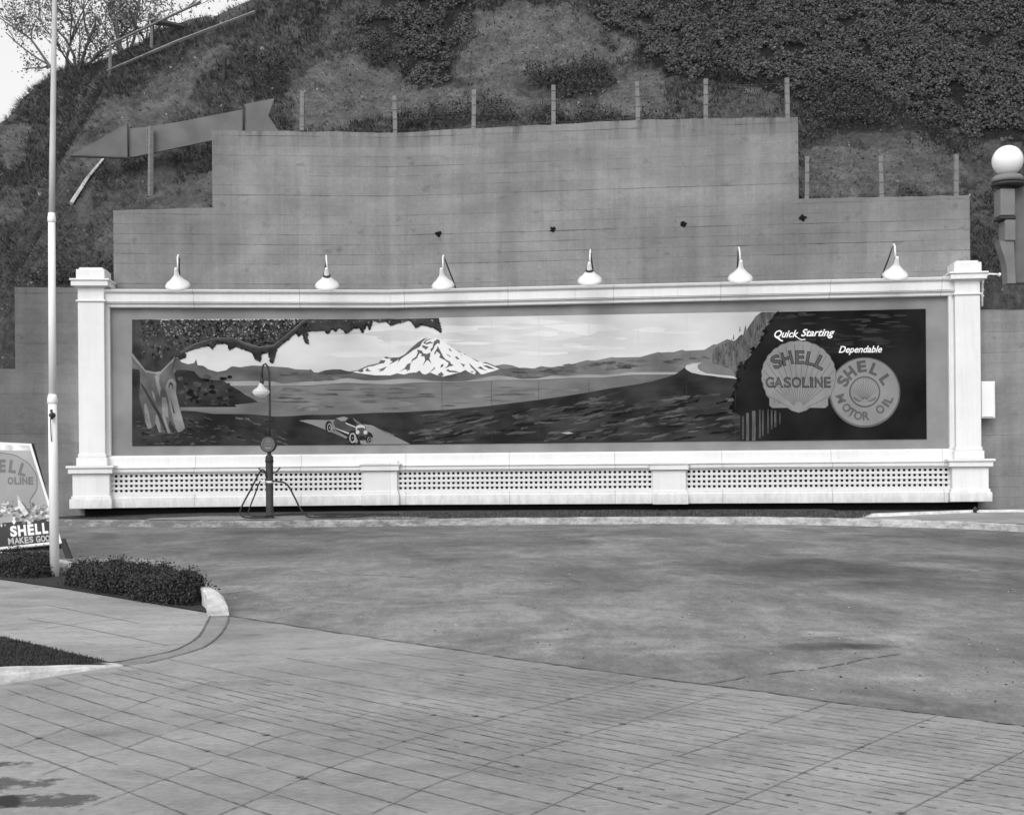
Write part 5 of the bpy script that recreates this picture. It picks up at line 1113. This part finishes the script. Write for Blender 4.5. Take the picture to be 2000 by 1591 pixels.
hedge('short dark hedge below the sandwich board, left of the flagpole', [(-120, 1098), (-40, 1110), (30, 1121), (84, 1130)], .26, .26, 22000)

# ================================================================== ARROW BOARD, RAIL, STAKES, PLANK ON THE HILL
YA = 31.55
ar = thing('arrow_sign', hill_hit(293, 402), 'large blank grey arrow shaped board on posts, pointing downhill to the left', 'sign')
def slab(name, px, Y0, Y1, m, th=.05, par=None):
    x0 = min(p[0] for p in px); x1 = max(p[0] for p in px); mb = MB()
    f = [P(x, y, Y0+(Y1-Y0)*(x-x0)/(x1-x0)) for x, y in px]; b = [p+Vector((0, th, 0)) for p in f]
    sheet(mb, f); sheet(mb, b); n = len(f)
    for i in range(n): mb.poly([f[i], f[(i+1) % n], b[(i+1) % n], b[i]])
    return mb.build(name, m, par)
slab('arrow_head', [(138, 304), (249, 241), (251, 308)], 31.38, 31.55, M['board'], .05, ar)
slab('arrow_shaft', [(251.5, 251), (289, 247.6), (352, 237.6), (475, 213.7), (475, 262), (415, 274), (301.6, 298), (265, 305.5), (251.5, 307)], 31.56, 31.8, M['board'], .05, ar)
slab('arrow_tail', [(476, 204), (500, 199), (536, 192), (524, 226), (548, 262), (476, 262)], 31.74, 31.9, M['board'], .05, ar)
for q_, r_ in (([P(138, 305, 31.34), P(251, 309, 31.5), P(270, 320, 31.5)], .03), ([P(249.5, 242, 31.5), P(250.5, 308, 31.5)], .02), ([P(475.5, 205, 31.7), P(475.5, 262, 31.7)], .025)):
    mb = MB(); mb.tube(q_, r_, 6); mb.build('batten', M['timberdark'], ar)
mb = MB(); a, b = P(293.5, 408, 31.45), P(294.5, 247, 31.45); mb.tube([a-Vector((0, 0, .3)), b], .07, 4); mb.tube([P(288, 248, 31.52), P(288.5, 300, 31.52)], .03, 4); mb.build('post', M['timber'], ar)
mb = MB(); a = hill_hit(480, 262); mb.tube([Vector((P(490, 250, 31.95).x, 31.95, a.z-1.2)), P(490, 215, 31.95)], .06, 4); mb.build('post', M['timber'], ar)
mb = MB(); a, b = hill_hit(205, 312), hill_hit(140, 402); m_ = hill_hit(172, 352); mb.tube([p+Vector((0, -.05, .05)) for p in (a, m_, b)], [.035, .05, .065], 4)
tag(mb.build('plank', M['plank']), 'bleached white pole lying down the slope below the arrow shaped board', 'pole')
hr = thing('handrail', hill_hit(213, 150), 'pale timber handrail climbing the hillside near the brow', 'handrail')
pa, pb = hill_hit(213, 149)+Vector((0, -.15, .1)), hill_hit(500, 33)+Vector((0, -.15, .1))
pm = hill_hit(350, 92)+Vector((0, -.2, .1))
mb = MB(); mb.tube([pa, pm, pb], .045, 4); mb.build('lower_rail', M['timber'], hr)
Yh = pa.y
u0, u1 = P(208, 90, pa.y), P(392, 4, pa.lerp(pb, .6).y)
mb = MB(); mb.tube([u0, u1], .04, 4); mb.build('upper_rail', M['timber'], hr)
for x, y0, y1, t in ((215, 86, 148, 0), (296, 50, 114, .3)):
    mb = MB(); Y = pa.lerp(pb, t).y; mb.tube([P(x, y1+6, Y), P(x, y0, Y)], .045, 4); mb.build('post', M['timber'], hr)
bt = thing('timber_gate', hill_hit(365, 72), 'dark timber crossbar on two stakes at the brow of the hill', 'crossbar')
Y = hill_hit(362, 66).y-.2
mb = MB(); mb.tube([P(297, 43, Y), P(330, 47, Y), P(362, 54, Y)], .085, 4); mb.build('crossbar', M['timberdark'], bt)
mb = MB(); mb.tube([P(363, 47, Y), P(361, 78, Y)], .06, 4); mb.build('stake', M['timberdark'], bt)
mb = MB(); mb.tube([P(298, 42, Y), P(298, 100, Y)], .05, 4); mb.build('stake', M['timberdark'], bt)
a = hill_hit(436, 162); mb = MB(); b = P(439, 112, a.y); mb.tube([a-Vector((0, 0, .2)), b], .05, 5)
tag(mb.build('stake', M['timberdark']), 'thin dark leaning stake on the bare slope above the arrow shaped board', 'stake')

# ================================================================== TREES ON THE BROW
def tree(base, hgt, label, seed, stems):
    r = random.Random(seed); root = thing('small_tree', base, label, 'tree', 'thin trees on the brow of the hill'); tr_, cr = MB(), MB()
    def grow(p, d, L, rad, lv):
        pts = [p]; q = p.copy(); dd = d.copy(); n = 4
        for i in range(n):
            dd = (dd+Vector((r.gauss(0, .16), r.gauss(0, .16), r.gauss(.05, .1)))).normalized(); q = q+dd*L/n; pts.append(q.copy())
        tr_.tube(pts, [rad*(1-.5*i/n) for i in range(n+1)], 5 if lv else 7, False)
        if lv >= 2:
            for _ in range(r.randint(4, 9)):
                c = pts[r.randint(1, n)]+Vector((r.gauss(0, .16), r.gauss(0, .16), r.gauss(0, .14))); cr.leaf(c, Vector((r.gauss(0, 1), r.gauss(0, 1), r.gauss(0, 1))), r.uniform(.05, .1))
        if lv < 4:
            for _ in range(r.randint(2, 4) if lv else 5):
                k = r.randint(1 if lv else 1, n); a = (dd*.75+Vector((r.gauss(0, .55), r.gauss(0, .55), r.gauss(.12, .35)))).normalized(); grow(pts[k].copy(), a, L*r.uniform(.5, .78), rad*.5, lv+1)
    for s_ in stems: grow(base-Vector((0, 0, .3)), Vector(s_).normalized(), hgt*.46, .06, 0)
    tr_.build('trunk', M['bark'], root); cr.build('crown', M['tleaf'], root)
b1 = hill_hit(128, 152)+Vector((0, .5, .1)); b2 = hill_hit(232, 112)+Vector((0, .5, .1))
tree(b1, 4.6, 'sparse small tree at the left end of the brow, just right of the flagpole top', 3, [(-.3, 0, 1), (.12, .1, 1), (-.75, 0, .75), (.3, 0, .9)])
tree(b2, 4.4, 'sparse small tree on the brow just left of the dark crossbar', 11, [(.05, 0, 1), (.4, 0, 1), (-.5, .1, .9), (.75, 0, .8)])

# ================================================================== RIGHT EDGE: METER BOX, CONDUIT, STANDPIPE, GLOBE LAMP
mb = MB(); s0, s1 = SX(1918.5, .5), SX(1941, .5); z0, z1 = PXS(1930, 816, .5)[2], PXS(1930, 744, .5)[2]
box = thing('meter_box', W(1, (s0+s1)/2, z0, .3), 'white meter box fixed beside the right pillar of the billboard', 'box')
mb.wbox(1, s0, s1+.05, z0, z1, .12, .42); mb.build('case', M['steel'], box, .01)
mb = MB(); mb.wbox(1, s0-.005, s1+.02, z0+.03, z1-.015, .423, .45); mb.build('lid', M['steel'], box, .008)
mb = MB(); k = lambda x, y, d=.3: PXW(x, y, d, 1)
mb.tube([k(1950, 536), k(1932, 535), k(1922, 541), k(1919, 552), k(1918.5, 575), k(1918.5, 598)], .022, 8); mb.tube([k(1950, 536), k(1954, 537)], .045, 8)
for y in (552, 566, 578): mb.lathe([(.03, -.02), (.04, 0), (.03, .02)], k(1919, y), (0, 0, 1), 10, True, True)
tag(mb.build('conduit', M['steel']), 'thin white service conduit bending off the top of the right pillar', 'conduit')
mb = MB(); c = P(1904.5, 1006, 26.55); kx = 26.55/F
mb.lathe([(5*kx, 0), (5*kx, 2*kx), (3.6*kx, 3*kx), (3.6*kx, 10*kx), (5*kx, 11*kx), (5*kx, 13*kx), (2.5*kx, 14.5*kx), (2*kx, 17*kx)], c, (0, 0, 1), 12, True, True); mb.tube([c+Vector((0, 0, 11*kx)), c+Vector((6*kx, -.02, 11*kx))], 1.6*kx, 8)
tag(mb.build('standpipe', M['dark']), 'small dark water standpipe by the white kerb at the right', 'standpipe')
# globe lamp on a stepped cast bracket; its pier stands just outside the picture
YG = 14.0; kg = YG/F
gl = thing('globe_lamp', P(1968, 553, YG), 'round white globe lamp on a stepped stone bracket at the right edge', 'lamp')
mb = MB(); gc = P(1968, 314, YG); r = 29.5*kg
mb.lathe([(max(.001, r*math.sin(math.pi*i/24)), -r*math.cos(math.pi*i/24)) for i in range(25)], gc, (0, 0, 1), 40); mb.build('globe', M['globe'], gl)
def gb(x0, x1, y0, y1, yd0, yd1, m, name):
    mb = MB(); a = P(x0, y1, YG+yd1); b = P(x1, y0, YG); a.z = P(x0, y1, YG+yd0).z; b.z = P(x1, y0, YG+yd0).z; mb.box(a.x, b.x, YG+yd0, YG+yd1, a.z, b.z); return mb.build(name, m, gl, .012)
mb = MB(); mb.lathe([(30*kg, -6*kg), (30*kg, 0), (26*kg, 6*kg), (17*kg, 9*kg)], P(1968, 350, YG), (0, 0, 1), 30, True, True); mb.build('holder', M['stone'], gl)
mb = MB(); mb.lathe([(30.5*kg, -3*kg), (30.5*kg, 2*kg), (27*kg, 3*kg)], P(1968, 361, YG), (0, 0, 1), 30, True, True); mb.build('holder_ring', M['stonedark'], gl)
gb(1941, 1976, 368, 421, -.1, .1, M['stone'], 'bracket'); gb(1939, 1978, 421.5, 428, -.11, .1, M['stonedark'], 'band'); gb(1950, 1977, 428.5, 470, -.1, .1, M['stone'], 'bracket'); gb(1974, 2056, 366, 553, .02, .12, M['stoneshaded'], 'shaded_side_plate')  # last piece: darker plate added to paint the bracket's shaded right side
mb = MB(); pr = [(1952, 470.5), (1956, 486), (1961, 500), (1965, 515), (1967, 530), (1968, 553), (1984, 553), (1980, 470.5)]
f = [P(x, y, YG-.08) for x, y in pr]; b = [p+Vector((0, .15, 0)) for p in f]
sheet(mb, f); sheet(mb, b)
for i in range(len(f)): mb.poly([f[i], f[(i+1) % len(f)], b[(i+1) % len(f)], b[i]])
mb.build('corbel', M['stone'], gl)
mb = MB(); xp = P(2054, 700, YG).x; mb.box(xp, xp+.7, YG-.1, YG+.5, 0, 5.2); mb.build('pier', M['stone'], gl)
